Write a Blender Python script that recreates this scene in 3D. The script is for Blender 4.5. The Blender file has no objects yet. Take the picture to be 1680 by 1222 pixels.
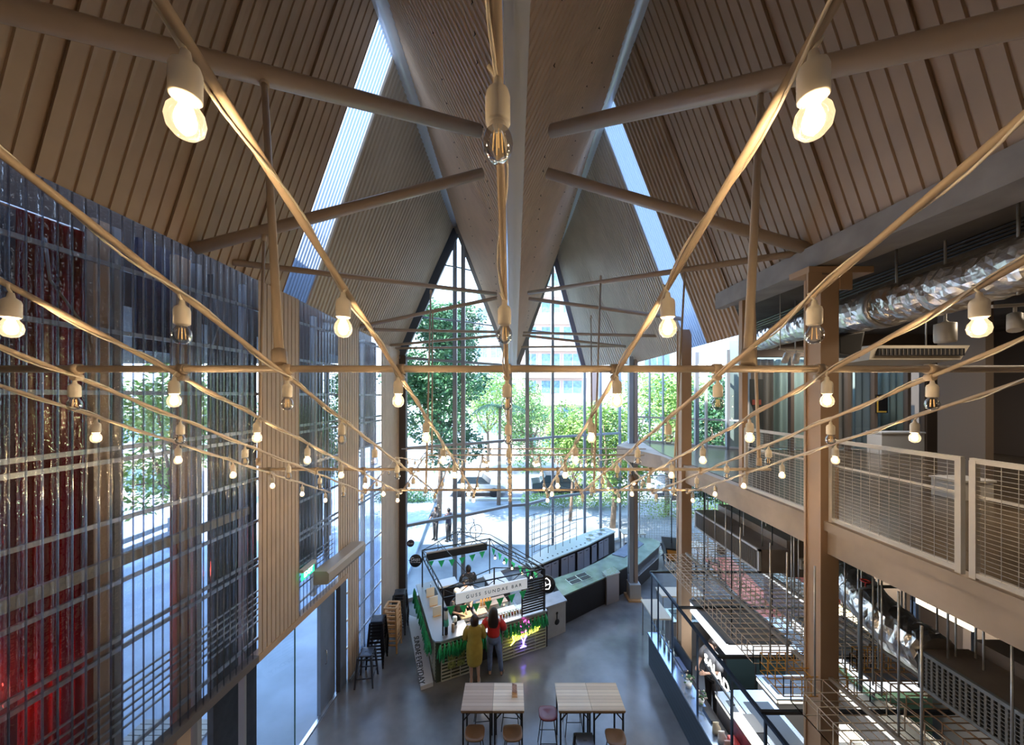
import bpy, bmesh, math, random
from mathutils import Vector, Matrix
random.seed(7)
C = bpy.context.scene.collection
PI = math.pi
S = bpy.context.scene

# ------------------------------------------------------------------ camera
cd = bpy.data.cameras.new('camera'); cam = bpy.data.objects.new('camera', cd); C.objects.link(cam)
cam.location = (0, 0, 7.1); cam.rotation_euler = (PI/2, 0, 0)
cd.sensor_width = 36; cd.lens = 12; cd.shift_y = 39/1680; cd.clip_start = .05; cd.clip_end = 400
S.camera = cam
# ------------------------------------------------------------------ world, sun, exposure
w = bpy.data.worlds.new('world'); S.world = w; w.use_nodes = True
nt = w.node_tree
bg = nt.nodes['Background']
tc = nt.nodes.new('ShaderNodeTexCoord'); sx = nt.nodes.new('ShaderNodeSeparateXYZ'); cr = nt.nodes.new('ShaderNodeValToRGB')
nt.links.new(tc.outputs['Generated'], sx.inputs[0]); nt.links.new(sx.outputs['Z'], cr.inputs[0]); nt.links.new(cr.outputs[0], bg.inputs[0])
cr.color_ramp.elements[0].position = 0; cr.color_ramp.elements[0].color = (.75, .9, 1, 1)
cr.color_ramp.elements[1].position = .7; cr.color_ramp.elements[1].color = (.34, .56, 1, 1)
bg.inputs[1].default_value = 4.2
sl = bpy.data.lights.new('sun', 'SUN'); sun = bpy.data.objects.new('sun', sl); C.objects.link(sun)
sl.energy = 11.0; sl.angle = .012; sl.color = (1, .93, .82)
sun.location = (20, 10, 40)
sun.rotation_euler = Vector((.50, .30, -.81)).to_track_quat('-Z', 'Y').to_euler()
S.view_settings.view_transform = 'Standard'; S.view_settings.look = 'None'
S.view_settings.gamma = 1; S.view_settings.use_curve_mapping = False
S.view_settings.exposure = .55
S.cycles.max_bounces = 8; S.cycles.transparent_max_bounces = 24; S.cycles.diffuse_bounces = 4
S.cycles.glossy_bounces = 3; S.cycles.transmission_bounces = 4
S.cycles.caustics_reflective = False; S.cycles.caustics_refractive = False
S.cycles.sample_clamp_indirect = 25

def area_lamp(name, loc, size, energy, color, direction=(0, 0, -1), sy=None):
    l = bpy.data.lights.new(name, 'AREA'); l.energy = energy; l.color = color; l.size = size
    if sy: l.shape = 'RECTANGLE'; l.size_y = sy
    o = bpy.data.objects.new(name, l); C.objects.link(o); o.location = loc
    o.rotation_euler = Vector(direction).to_track_quat('-Z', 'Y').to_euler(); return o

# ------------------------------------------------------------------ materials
MATS = {}
def mat(name, col, rough=.6, metal=0, var=0, vscale=3, bump=0, bscale=30, emit=None, estr=0, spec=None, var2=None):
    if name in MATS: return MATS[name]
    m = bpy.data.materials.new(name); m.use_nodes = True; MATS[name] = m
    n = m.node_tree.nodes; L = m.node_tree.links; b = n['Principled BSDF']
    b.inputs['Base Color'].default_value = (*col, 1); b.inputs['Roughness'].default_value = rough
    b.inputs['Metallic'].default_value = metal
    if spec is not None: b.inputs['Specular IOR Level'].default_value = spec
    if var or bump:
        t = n.new('ShaderNodeTexCoord')
    if var:
        z = n.new('ShaderNodeTexNoise'); z.inputs['Scale'].default_value = vscale; z.inputs['Detail'].default_value = 5
        L.new(t.outputs['Object'], z.inputs['Vector'])
        r = n.new('ShaderNodeValToRGB'); r.color_ramp.elements[0].position = .3; r.color_ramp.elements[1].position = .7
        c2 = var2 or tuple(min(1, c*(1+var)) for c in col)
        r.color_ramp.elements[0].color = (*[c*(1-var) for c in col], 1); r.color_ramp.elements[1].color = (*c2, 1)
        L.new(z.outputs[0], r.inputs[0]); L.new(r.outputs[0], b.inputs['Base Color'])
    if bump:
        z = n.new('ShaderNodeTexNoise'); z.inputs['Scale'].default_value = bscale
        L.new(t.outputs['Object'], z.inputs['Vector'])
        q = n.new('ShaderNodeBump'); q.inputs['Strength'].default_value = bump; q.inputs['Distance'].default_value = .02
        L.new(z.outputs[0], q.inputs['Height']); L.new(q.outputs[0], b.inputs['Normal'])
    if emit: b.inputs['Emission Color'].default_value = (*emit, 1); b.inputs['Emission Strength'].default_value = estr
    return m
def thin_glass(name, tint=(1, 1, 1), gloss=.12, rough=.0, emit=None, estr=0):
    m = bpy.data.materials.new(name); m.use_nodes = True; MATS[name] = m
    n = m.node_tree.nodes; L = m.node_tree.links; n.clear()
    o = n.new('ShaderNodeOutputMaterial'); t = n.new('ShaderNodeBsdfTransparent'); g = n.new('ShaderNodeBsdfGlossy')
    t.inputs[0].default_value = (*tint, 1); g.inputs['Roughness'].default_value = rough
    f = n.new('ShaderNodeLayerWeight'); f.inputs[0].default_value = .35
    mp = n.new('ShaderNodeMapRange'); mp.inputs['To Min'].default_value = gloss*.4; mp.inputs['To Max'].default_value = min(.8, gloss*4)
    L.new(f.outputs['Fresnel'], mp.inputs[0])
    x = n.new('ShaderNodeMixShader'); L.new(mp.outputs[0], x.inputs[0]); L.new(t.outputs[0], x.inputs[1]); L.new(g.outputs[0], x.inputs[2])
    last = x
    if emit:
        e = n.new('ShaderNodeEmission'); e.inputs[0].default_value = (*emit, 1); e.inputs[1].default_value = estr
        a = n.new('ShaderNodeAddShader'); L.new(x.outputs[0], a.inputs[0]); L.new(e.outputs[0], a.inputs[1]); last = a
    L.new(last.outputs[0], o.inputs[0]); return m
def translucent(name, col, clear=.3, glow=0):
    m = bpy.data.materials.new(name); m.use_nodes = True; MATS[name] = m
    n = m.node_tree.nodes; L = m.node_tree.links; n.clear()
    o = n.new('ShaderNodeOutputMaterial'); t = n.new('ShaderNodeBsdfTransparent'); g = n.new('ShaderNodeBsdfTranslucent'); d = n.new('ShaderNodeBsdfDiffuse')
    for q in (g, d): q.inputs[0].default_value = (*col, 1)
    x = n.new('ShaderNodeMixShader'); x.inputs[0].default_value = .25; L.new(g.outputs[0], x.inputs[1]); L.new(d.outputs[0], x.inputs[2])
    y = n.new('ShaderNodeMixShader'); y.inputs[0].default_value = clear; L.new(x.outputs[0], y.inputs[1]); L.new(t.outputs[0], y.inputs[2])
    L.new(y.outputs[0], o.inputs[0]); return m

def planks(name, c1, c2, width=.075):
    m = mat(name, c1, .45); n = m.node_tree.nodes; L = m.node_tree.links; b = n['Principled BSDF']
    t = n.new('ShaderNodeTexCoord'); s = n.new('ShaderNodeSeparateXYZ'); L.new(t.outputs['Object'], s.inputs[0])
    q = n.new('ShaderNodeMath'); q.operation = 'DIVIDE'; q.inputs[1].default_value = width; L.new(s.outputs['Y'], q.inputs[0])
    f = n.new('ShaderNodeMath'); f.operation = 'FLOOR'; L.new(q.outputs[0], f.inputs[0])
    fx = n.new('ShaderNodeMath'); fx.operation = 'MULTIPLY_ADD'; fx.inputs[1].default_value = .01; fx.inputs[2].default_value = .5; L.new(s.outputs['X'], fx.inputs[0])
    fl = n.new('ShaderNodeMath'); fl.operation = 'FLOOR'; L.new(fx.outputs[0], fl.inputs[0])
    cb = n.new('ShaderNodeCombineXYZ'); L.new(f.outputs[0], cb.inputs[0]); L.new(fl.outputs[0], cb.inputs[1])
    wn = n.new('ShaderNodeTexWhiteNoise'); L.new(cb.outputs[0], wn.inputs['Vector'])
    r = n.new('ShaderNodeMix'); r.data_type = 'RGBA'; r.inputs[6].default_value = (*c1, 1); r.inputs[7].default_value = (*c2, 1)
    nz = n.new('ShaderNodeTexNoise'); mp = n.new('ShaderNodeMapping'); mp.inputs['Scale'].default_value = (4, 60, 4)
    L.new(t.outputs['Object'], mp.inputs[0]); L.new(mp.outputs[0], nz.inputs['Vector']); nz.inputs['Scale'].default_value = 1.5
    ad = n.new('ShaderNodeMath'); ad.operation = 'MULTIPLY_ADD'; ad.inputs[1].default_value = .75; L.new(wn.outputs[0], ad.inputs[0])
    ml = n.new('ShaderNodeMath'); ml.operation = 'MULTIPLY'; ml.inputs[1].default_value = .3; L.new(nz.outputs[0], ml.inputs[0]); L.new(ml.outputs[0], ad.inputs[2])
    L.new(ad.outputs[0], r.inputs[0])
    fr = n.new('ShaderNodeMath'); fr.operation = 'FRACT'; L.new(q.outputs[0], fr.inputs[0])
    gt = n.new('ShaderNodeMath'); gt.operation = 'GREATER_THAN'; gt.inputs[1].default_value = .05; L.new(fr.outputs[0], gt.inputs[0])
    r2 = n.new('ShaderNodeMix'); r2.data_type = 'RGBA'; r2.inputs[6].default_value = (.06, .04, .025, 1)
    L.new(gt.outputs[0], r2.inputs[0]); L.new(r.outputs[2], r2.inputs[7]); L.new(r2.outputs[2], b.inputs['Base Color'])
    return m

beige = mat('beige_paint', (.50, .345, .23), .5, var=.07, vscale=2)
beige_roof = mat('beige_roof_sheet', (.45, .33, .235), .42, var=.1, vscale=1.5)
back_roof = mat('daylit_roof_sheet', (.58, .53, .47), .42, var=.08, vscale=1.5)  # same roof sheet, daylight on the back slopes painted in as a paler grey
beige_panel = mat('beige_wall_sheet', (.56, .43, .32), .45, var=.06)
grey_paint = mat('grey_paint', (.22, .25, .29), .4)
white_steel = mat('white_steel', (.62, .6, .57), .4)
galv = mat('galvanised_steel', (.55, .56, .57), .38, .7, var=.15, vscale=9)
steel = mat('stainless_steel', (.62, .64, .67), .25, .9)
silver = mat('crinkled_foil', (.75, .73, .71), .28, 1, bump=1.0, bscale=9)
black = mat('black_steel', (.015, .016, .02), .4)
darkblue = mat('dark_blue_steel', (.035, .06, .11), .3, .5)
concrete = mat('concrete', (.19, .165, .145), .8, var=.35, vscale=1.2, bump=.25)
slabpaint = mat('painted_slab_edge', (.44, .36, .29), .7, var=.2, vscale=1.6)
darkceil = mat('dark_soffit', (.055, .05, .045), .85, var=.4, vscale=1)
clear = thin_glass('clear_glass', (.93, .98, .98), .09)
poly = thin_glass('clear_polycarbonate', (.84, .87, .93), .36, .045)
def rippled(m, s1, st):
    n = m.node_tree.nodes; L = m.node_tree.links; t = n.new('ShaderNodeTexCoord'); z = n.new('ShaderNodeTexNoise'); z.inputs['Scale'].default_value = s1
    q = n.new('ShaderNodeBump'); q.inputs['Strength'].default_value = st; q.inputs['Distance'].default_value = .03
    L.new(t.outputs['Object'], z.inputs['Vector']); L.new(z.outputs[0], q.inputs['Height'])
    for g in n:
        if g.type == 'BSDF_GLOSSY': L.new(q.outputs[0], g.inputs['Normal'])
rippled(poly, 14, .35)
ribglass = thin_glass('milky_rib', (.80, .83, .92), .45, .12)
bulbglass = thin_glass('bulb_glass', (.96, .95, .92), .16, .02)
litglass = thin_glass('lit_bulb_glass', (1, .9, .7), .2, .02, (1, .70, .40), .7)
porcelain = mat('white_porcelain', (.86, .82, .76), .35)
cablem = mat('cream_cable', (.84, .78, .68), .5)
pipem = mat('tan_painted_pipe', (.62, .51, .40), .42)
core_lit = mat('glowing_filament', (1, .8, .5), emit=(1, .76, .50), estr=190)
core_off = mat('unlit_filament_glow', (.9, .6, .2), .3, emit=(1, .55, .2), estr=.4)  # bulb is off; a faint golden glow is painted into the filament
leafd = mat('deep_green_leaf', (.035, .13, .07), .5, var=.5, vscale=.8, var2=(.10, .26, .10))
leafl = mat('bright_green_leaf', (.16, .36, .06), .5, var=.4, vscale=.8, var2=(.42, .62, .18))
bark = mat('bark', (.28, .2, .15), .9, var=.3)
tealm = mat('green_tassel', (.025, .42, .16), .5, var=.4, vscale=20)
flaggreen = mat('green_pennant', (.03, .72, .28), .6)
white = mat('white_board', (.8, .82, .85), .5)
ink = mat('black_lettering', (.01, .01, .012), .6)
brownwood = mat('brown_wood', (.30, .17, .08), .5, var=.2, vscale=8)
lightwood = mat('pale_wood', (.62, .38, .19), .5, var=.15, vscale=6)
skin = mat('skin', (.55, .33, .24), .5)
hairm = mat('dark_hair', (.02, .012, .01), .45)

# ------------------------------------------------------------------ mesh builder
class MB:
    def __init__(s): s.v = []; s.f = []; s.sm = []
    def add(s, vs, fs, sm=False):
        b = len(s.v); s.v += [tuple(x) for x in vs]; s.f += [tuple(i+b for i in f) for f in fs]; s.sm += [sm]*len(fs); return s
    def hexa(s, p):   # 8 corners: bottom 4 then top 4, counterclockwise
        return s.add(p, [(0,3,2,1),(4,5,6,7),(0,1,5,4),(1,2,6,5),(2,3,7,6),(3,0,4,7)])
    def box(s, a, b):
        x0,y0,z0 = a; x1,y1,z1 = b
        return s.hexa([(x0,y0,z0),(x1,y0,z0),(x1,y1,z0),(x0,y1,z0),(x0,y0,z1),(x1,y0,z1),(x1,y1,z1),(x0,y1,z1)])
    def prism(s, pts, z0, z1):
        n = len(pts); g = lambda z, i: z[i] if isinstance(z, (list, tuple)) else z
        a = sum(pts[i][0]*pts[(i+1)%n][1]-pts[(i+1)%n][0]*pts[i][1] for i in range(n))
        if a < 0: pts = pts[::-1]
        vs = [(p[0],p[1],g(z0,i)) for i,p in enumerate(pts)]+[(p[0],p[1],g(z1,i)) for i,p in enumerate(pts)]
        return s.add(vs, [tuple(range(n))[::-1], tuple(range(n,2*n))]+[(i,(i+1)%n,n+(i+1)%n,n+i) for i in range(n)])
    def bar(s, p, q, w=.04, h=None, up=(0,0,1)):
        p, q = Vector(p), Vector(q); d = (q-p).normalized(); h = h or w; u = Vector(up)
        if abs(d.dot(u)) > .98: u = Vector((0,1,0))
        a = d.cross(u).normalized()*w/2; b = a.cross(d).normalized()*h/2
        return s.hexa([p-a-b, p+a-b, q+a-b, q-a-b, p-a+b, p+a+b, q+a+b, q-a+b])
    def tube(s, pts, r, n=8, cap=True, close=False):
        pts = [Vector(p) for p in pts]; m = len(pts); R = r if isinstance(r, (list, tuple)) else [r]*m
        vs = []; pa = None
        for i, p in enumerate(pts):
            if close: d = pts[(i+1)%m]-pts[i-1]
            else: d = pts[min(i+1,m-1)]-pts[max(i-1,0)]
            d.normalize()
            if pa is None:
                u = Vector((0,0,1)) if abs(d.z) < .95 else Vector((0,1,0)); pa = d.cross(u).normalized()
            else:
                pa = (pa-d*pa.dot(d)); pa = pa.normalized() if pa.length > 1e-6 else d.orthogonal().normalized()
            b = d.cross(pa)
            vs += [p+(pa*math.cos(2*PI*k/n)+b*math.sin(2*PI*k/n))*R[i] for k in range(n)]
        fs = []
        for i in range(m if close else m-1):
            j = (i+1)%m
            fs += [(i*n+k, i*n+(k+1)%n, j*n+(k+1)%n, j*n+k) for k in range(n)]
        b = len(s.v); s.add(vs, fs, True)
        if cap and not close:
            s.f += [tuple(b+k for k in range(n))[::-1], tuple(b+(m-1)*n+k for k in range(n))]; s.sm += [False]*2
        return s
    def lathe(s, prof, c=(0,0,0), n=12, ax=None, sx=1, sy=1):   # prof: (r, z)
        vs = []
        for r, z in prof: vs += [Vector((r*sx*math.cos(2*PI*k/n), r*sy*math.sin(2*PI*k/n), z)) for k in range(n)]
        M = Vector((0,0,1)).rotation_difference(Vector(ax)).to_matrix() if ax else None
        vs = [(M @ v if M else v)+Vector(c) for v in vs]
        fs = [(i*n+k, i*n+(k+1)%n, (i+1)*n+(k+1)%n, (i+1)*n+k) for i in range(len(prof)-1) for k in range(n)]
        b = len(s.v); s.add(vs, fs, True)
        if prof[0][0] > 1e-4: s.f.append(tuple(b+k for k in range(n))[::-1]); s.sm.append(False)
        if prof[-1][0] > 1e-4: s.f.append(tuple(b+(len(prof)-1)*n+k for k in range(n))); s.sm.append(False)
        return s
    def ball(s, c, r, n=8, m=6, sx=1, sy=1, sz=1):
        return s.lathe([(max(1e-5, r*math.sin(PI*i/m)), -r*sz*math.cos(PI*i/m)) for i in range(m+1)], c, n, None, sx, sy)
    def quad(s, *p): return s.add(p, [tuple(range(len(p)))])
    def loft(s, rings, n=12):   # (x,y,z,rx,ry,rot)
        vs = []
        for (x,y,z,rx,ry,*ro) in rings:
            a = ro[0] if ro else 0
            for k in range(n):
                u, v = rx*math.cos(2*PI*k/n), ry*math.sin(2*PI*k/n)
                vs.append((x+u*math.cos(a)-v*math.sin(a), y+u*math.sin(a)+v*math.cos(a), z))
        fs = [(i*n+k, i*n+(k+1)%n, (i+1)*n+(k+1)%n, (i+1)*n+k) for i in range(len(rings)-1) for k in range(n)]
        b = len(s.v); s.add(vs, fs, True)
        s.f += [tuple(b+k for k in range(n))[::-1], tuple(b+(len(rings)-1)*n+k for k in range(n))]; s.sm += [False]*2
        return s

OFF = {}
def obj(name, mb, m, parent=None, off=None):
    off = Vector(off) if off is not None else (OFF.get(parent.name, Vector()) if parent else Vector())
    me = bpy.data.meshes.new(name); me.from_pydata([tuple(Vector(v)-off) for v in mb.v], [], mb.f)
    me.polygons.foreach_set('use_smooth', mb.sm); me.materials.append(m); me.update()
    o = bpy.data.objects.new(name, me); C.objects.link(o)
    if parent: o.parent = parent; OFF[o.name] = off
    else: OFF[o.name] = Vector()
    return o
def tag(o, label, cat, group=None, kind=None):
    o['label'] = label; o['category'] = cat
    if group: o['group'] = group
    if kind: o['kind'] = kind
    return o
def thing(name, label, cat, loc=(0,0,0), group=None, kind=None, local=False):
    o = bpy.data.objects.new(name, None); C.objects.link(o); o.location = loc; o.empty_display_size = .1
    OFF[o.name] = Vector((0,0,0)) if local else Vector(loc)
    return tag(o, label, cat, group, kind)
def solo(name, mb, m, label, cat, group=None, kind=None):   # a thing that is one mesh, origin at its base centre
    xs = [v[0] for v in mb.v]; ys = [v[1] for v in mb.v]; zs = [v[2] for v in mb.v]
    c = ((min(xs)+max(xs))/2, (min(ys)+max(ys))/2, min(zs))
    o = obj(name, mb, m, None, c); o.location = c; OFF[o.name] = Vector(c); return tag(o, label, cat, group, kind)
def struct(name, mb, m, label=None, parent=None, cat='structure'):
    o = obj(name, mb, m, parent)
    if not parent: o['kind'] = 'structure'; o['label'] = label or name; o['category'] = cat
    return o
def dup(root, loc, rot=0, label=None, group=None):
    r = root.copy(); C.objects.link(r); r.location = loc; r.rotation_euler = (0, 0, rot)
    if label: r['label'] = label
    if group: r['group'] = group
    for ch in list(root.children):
        c = ch.copy(); C.objects.link(c); c.parent = r
        for g in ch.children:
            d = g.copy(); C.objects.link(d); d.parent = c
    return r
def text(body, size, M, m, parent, name='lettering', ext=.003, shear=0, align='LEFT', space=1, bevel=0):
    cu = bpy.data.curves.new(name, 'FONT'); cu.body = body; cu.size = size; cu.extrude = ext; cu.shear = shear
    cu.align_x = align; cu.align_y = 'CENTER'; cu.space_character = space; cu.materials.append(m)
    if bevel: cu.fill_mode = 'NONE'; cu.bevel_depth = bevel; cu.extrude = 0
    tmp = bpy.data.objects.new(name, cu); C.objects.link(tmp); bpy.context.view_layer.update()
    me = bpy.data.meshes.new_from_object(tmp.evaluated_get(bpy.context.evaluated_depsgraph_get())); bpy.data.objects.remove(tmp)
    o = bpy.data.objects.new(name, me); C.objects.link(o); o.parent = parent
    o.matrix_local = Matrix.Translation(-OFF[parent.name]) @ M
    return o
def frameM(o, x, y):   # matrix with given origin, x axis, y axis
    x = Vector(x).normalized(); y = Vector(y); z = x.cross(y).normalized(); y = z.cross(x)
    return Matrix(((x.x,y.x,z.x,o[0]),(x.y,y.y,z.y,o[1]),(x.z,y.z,z.z,o[2]),(0,0,0,1)))
def lerp(a, b, t): return a+(b-a)*t
def mixv(a, b, t): return tuple(lerp(p, q, t) for p, q in zip(a, b))
def interp(tab, x):
    if x <= tab[0][0]: return tab[0][1]
    for (a, u), (b, v) in zip(tab, tab[1:]):
        if x <= b: return lerp(u, v, (x-a)/(b-a))
    return tab[-1][1]
def sheet(A, B, n, depth=.03, kind='trap', seam=0, mb=None, seg=1):
    """ruled corrugated sheet between curves A(t) and B(t), n ribs across"""
    mb = mb or MB(); rows = []
    if kind == 'trap': prof = [(0,0),(.34,0),(.5,1),(.84,1)]
    elif kind == 'flat': prof = [(0,0),(.80,0),(.85,1),(.95,1)]
    else: prof = [(k/6, .5-.5*math.cos(2*PI*k/6)) for k in range(6)]
    ts = []
    for i in range(n):
        for (p, h) in prof: ts.append(((i+p)/n, h))
        if seam and i % seam == seam-1: ts[-1] = (ts[-1][0]+.02/n, 1.); ts.append(((i+.90)/n, -1.6)); ts.append(((i+.96)/n, -1.6))
    ts.append((1, 0))
    N0 = (Vector(B(.5))-Vector(A(.5))).cross(Vector(A(1))-Vector(A(0))).normalized()
    vs = []
    for t, h in ts:
        a, b = Vector(A(t)), Vector(B(t))
        for k in range(seg+1): vs.append(tuple(a.lerp(b, k/seg)+N0*depth*h))
    st = seg+1
    fs = [(i*st+k, (i+1)*st+k, (i+1)*st+k+1, i*st+k+1) for i in range(len(ts)-1) for k in range(seg)]
    return mb.add(vs, fs, kind == 'sine')
# ================================================================== THE SHELL
xw = lambda Y: -3.9+.08*(Y-11.7)
floorm = mat('polished_concrete', (.16, .165, .17), .19, var=.4, vscale=.9, var2=(.25, .255, .265))
struct('floor', MB().prism([(-4.9,-3),(14,-3),(14,16.4),(5.3,16.8),(3.4,15.75),(1.78,15.1),(-.07,14.0),(-1.8,12.8),(-3.9,11.7)], -.2, 0), floorm, 'polished grey concrete floor of the hall')
groundm = mat('pale_outdoor_paving', (.26, .30, .34), .8, var=.4, vscale=.5, var2=(.40, .44, .47))
struct('ground', MB().box((-60,-20,-.35),(90,90,-.205)), groundm, 'pale paved ground outside the glass')
struct('ground_yard', MB().prism([(-40,-6),(-4.95,-6),(-3.95,11.7),(-6,30),(-40,30)], -.2, -.01), mat('yard_concrete', (.36, .47, .62), .7, var=.2, vscale=.8), 'smooth bluish concrete yard outside the side door')

# ---- roof
RZ = 13.65; RX = 2.1
spz = lambda Y: 12.16-.27*Y
eaveZ = lambda Y: interp([(1.2,9.3),(3,9.25),(6.8,9.04),(11.7,8.67)], Y)
def rshift(Y): return interp([(7.5,-.8),(11.7,1.1)], Y)
def leftA(Y): return (xw(Y), Y, eaveZ(Y))
def leftB(Y): return (-RX, Y+rshift(Y), RZ)
root_roof = bpy.data.objects.new('roof', None); C.objects.link(root_roof); OFF['roof'] = Vector(); root_roof['kind'] = 'structure'; root_roof['label'] = 'folded corrugated steel roof with a central valley'; root_roof['category'] = 'roof'
def cov(fa, fb, y0, y1): return (lambda t: fa(lerp(y0, y1, t)), lambda t: fb(lerp(y0, y1, t)))
A, B = cov(leftA, leftB, -2.5, 6.44); obj('roof_slope', sheet(A, B, 62, .020, 'flat', seam=8), beige_roof, root_roof)
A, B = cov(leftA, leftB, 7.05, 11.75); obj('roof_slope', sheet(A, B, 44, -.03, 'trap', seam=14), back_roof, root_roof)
skym = translucent('translucent_skylight_sheet', (.33, .40, .50), .03)
A, B = cov(leftA, leftB, 6.44, 7.05); obj('skylight_strip', sheet(A, B, 8, -.03, 'trap'), skym, root_roof)
rA = [(4.1,9.12),(4.44,8.3)]
def rightA(Y): return (4.1, Y, 9.12)
def rightA2(Y): return (4.44, Y, 8.3)
A = lambda t: (4.12, lerp(-2.5, 6.5, t), 9.10); B = lambda t: (RX, lerp(-2.5, 6.5, t)-.4, RZ)
obj('roof_slope', sheet(A, B, 64, -.020, 'flat', seam=8), beige_roof, root_roof)
A = lambda t: (4.44, lerp(6.5, 7.75, t), 8.3); B = lambda t: (RX, lerp(6.1, 7.3, t), RZ)
obj('roof_slope', sheet(A, B, 10, .03, 'trap'), beige_roof, root_roof)
A = lambda t: (4.44, lerp(7.75, 8.55, t), 8.3); B = lambda t: (RX, lerp(7.3, 8.0, t), RZ)
obj('skylight_strip', sheet(A, B, 9, .03, 'trap'), skym, root_roof)
def A(t):
    return mixv((4.44, 8.55, 8.3), (4.44, 12.6, 8.3), t/.62) if t < .62 else mixv((4.44,12.6,8.3), (3.35,15.75,8.5), (t-.62)/.38)
B = lambda t: (RX-.2*t, lerp(8.0, 15.2, t), RZ)
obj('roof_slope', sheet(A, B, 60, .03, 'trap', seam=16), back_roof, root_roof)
# inner slopes down to the valley; ribs run forward as they descend
wedge = mat('pale_valley_sheet', (.82, .67, .53), .4, var=.05)
for sg in (-1, 1):
    yb = lambda Yr: min(Yr+2.0, 14.1)
    yend = 12.8 if sg < 0 else 15.2
    def A(t): 
        Y = lerp(-5, 14.1, t); return (.05+sg*.09, Y, spz(Y)+.03)
    def B(t):
        Y = lerp(-5, 14.1, t); Yr = Y-2.0 if Y < 9 else lerp(7.0, yend, (Y-9)/5.1); return (sg*RX, Yr, RZ)
    obj('valley_slope', sheet(A, B, 150, .02*(1 if sg < 0 else -1), 'flat', seam=26), wedge, root_roof)
obj('valley_beam', MB().hexa([(-.10,-2.5,spz(-2.5)-.05),(.19,-2.5,spz(-2.5)-.05),(.19,14.2,spz(14.2)-.05),(-.10,14.2,spz(14.2)-.05),(-.10,-2.5,spz(-2.5)+.25),(.19,-2.5,spz(-2.5)+.25),(.19,14.2,spz(14.2)+.25),(-.10,14.2,spz(14.2)+.25)]), mat('cream_beam', (.84, .80, .72), .3), root_roof)
obj('valley_side', MB().hexa([(-.20,-2.5,spz(-2.5)-.03),(-.09,-2.5,spz(-2.5)-.07),(-.09,14.2,spz(14.2)-.07),(-.16,14.2,spz(14.2)-.03),(-.20,-2.5,spz(-2.5)+.1),(-.09,-2.5,spz(-2.5)+.1),(-.09,14.2,spz(14.2)+.1),(-.16,14.2,spz(14.2)+.1)]), mat('satin_white_metal', (.8,.84,.92), .18, .6), root_roof)
obj('valley_fin', MB().hexa([(.0,-2.5,spz(-2.5)-.16),(.015,-2.5,spz(-2.5)-.16),(.055,14.1,spz(14.1)-.16),(.04,14.1,spz(14.1)-.16),(.0,-2.5,spz(-2.5)-.05),(.015,-2.5,spz(-2.5)-.05),(.055,14.1,spz(14.1)-.05),(.04,14.1,spz(14.1)-.05)]), MATS['cream_beam'], root_roof)
ridgem = mat('satin_ridge_pipe', (.72, .76, .84), .3, .2)
obj('ridge_pipe', MB().tube([(-RX-.06,-4,RZ-.14),(-RX-.02,12.75,RZ-.14)], .16, 16), ridgem, root_roof)
obj('ridge_pipe', MB().tube([(RX+.06,-4,RZ-.14),(1.97,15.15,RZ-.14)], .16, 16), ridgem, root_roof)
obj('rake_pipe', MB().tube([(-1.93,12.55,RZ-.35),(.0,13.72,8.55)], .045, 8), ridgem, root_roof)
fasc = mat('grey_rake_band', (.34,.34,.35), .4, .2)
obj('rake_band', MB().bar((-2.02,12.66,RZ-.15),(-.02,13.84,8.40), .34, .14, (0,1,0)), fasc, root_roof)
obj('rake_band', MB().bar((1.88,14.98,RZ-.25),(.16,13.9,8.40), .34, .14, (0,1,0)), fasc, root_roof)
obj('rake_pipe', MB().tube([(1.78,14.86,RZ-.4),(.14,13.8,8.5)], .045, 8), ridgem, root_roof)
clipm = mat('dark_clip', (.03, .022, .018), .6)
rc = random.Random(8)
for sg in (-1, 1):
    m = MB()
    for ax, st, sz in ((.50,.30,.045),(1.15,.42,.018),(1.65,.5,.014)):
        Y = 2.6
        while Y < 12.6:
            f = (2.1-ax)/1.96; z = RZ+f*(spz(Y+2*(1-f))-RZ)-.035
            if rc.random() < .75: m.tube([(sg*ax+.05,Y,z),(sg*(ax-.012)+.05,Y+sz*.6,z-.01),(sg*(ax+.008)+.05,Y+sz*1.3,z-.005)], [.003,.008,.003], 5)
            Y += st*rc.uniform(.6,1.3)
    obj('sheet_clip', m, clipm, root_roof)['kind'] = 'stuff'
# back end of the hall behind the viewer
struct('wall_back', MB().box((-6,-3.2,0),(14,-3,14.5)), beige_panel, 'beige wall behind the viewer')
# concrete roof edge beam over the gallery
struct('beam', MB().box((4.02,-3,8.82),(4.5,6.75,9.12)), mat('roof_edge_beam', (.33, .32, .32), .7, var=.15), 'long grey concrete beam over the gallery edge')

# ---- roof struts
def spine(Y, sg): return (.05+sg*.52, Y, spz(Y)+.02)
strutm = mat('strut_paint', (.50, .40, .32), .35)
def strut(p, q, r, label):
    t = solo('roof_strut', MB().tube([p, q], r, 12), strutm, label, 'roof strut', 'tubular struts under the roof'); return t
SL = [((-4.7,1.2,9.22), spine(4.85,-1), .088, 'thick near strut from the left eave up to the valley beam'),
      ((-4.42,4.75,9.15), spine(5.5,-1), .078, 'second strut on the left, rising from above the dark wall bay'),
      ((-4.38,5.35,9.2), (-.42,8.88,9.76), .05, 'third strut on the left, running far back to the valley'),
      ((-4.1,9.1,8.95), (-.40,9.1,9.72), .05, 'fourth strut on the left, straight across above the lamp strings'),
      ((-4.08,9.35,8.93), (-.40,11.0,9.17), .045, 'fifth strut on the left, just below the fourth'),
      ((-4.0,11.0,8.74), (-.36,11.3,9.12), .045, 'sixth strut on the left, low near the end glazing'),
      ((-3.95,11.4,8.7), (-.36,12.2,8.87), .04, 'lowest strut on the left, closest to the end glazing')]
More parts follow.
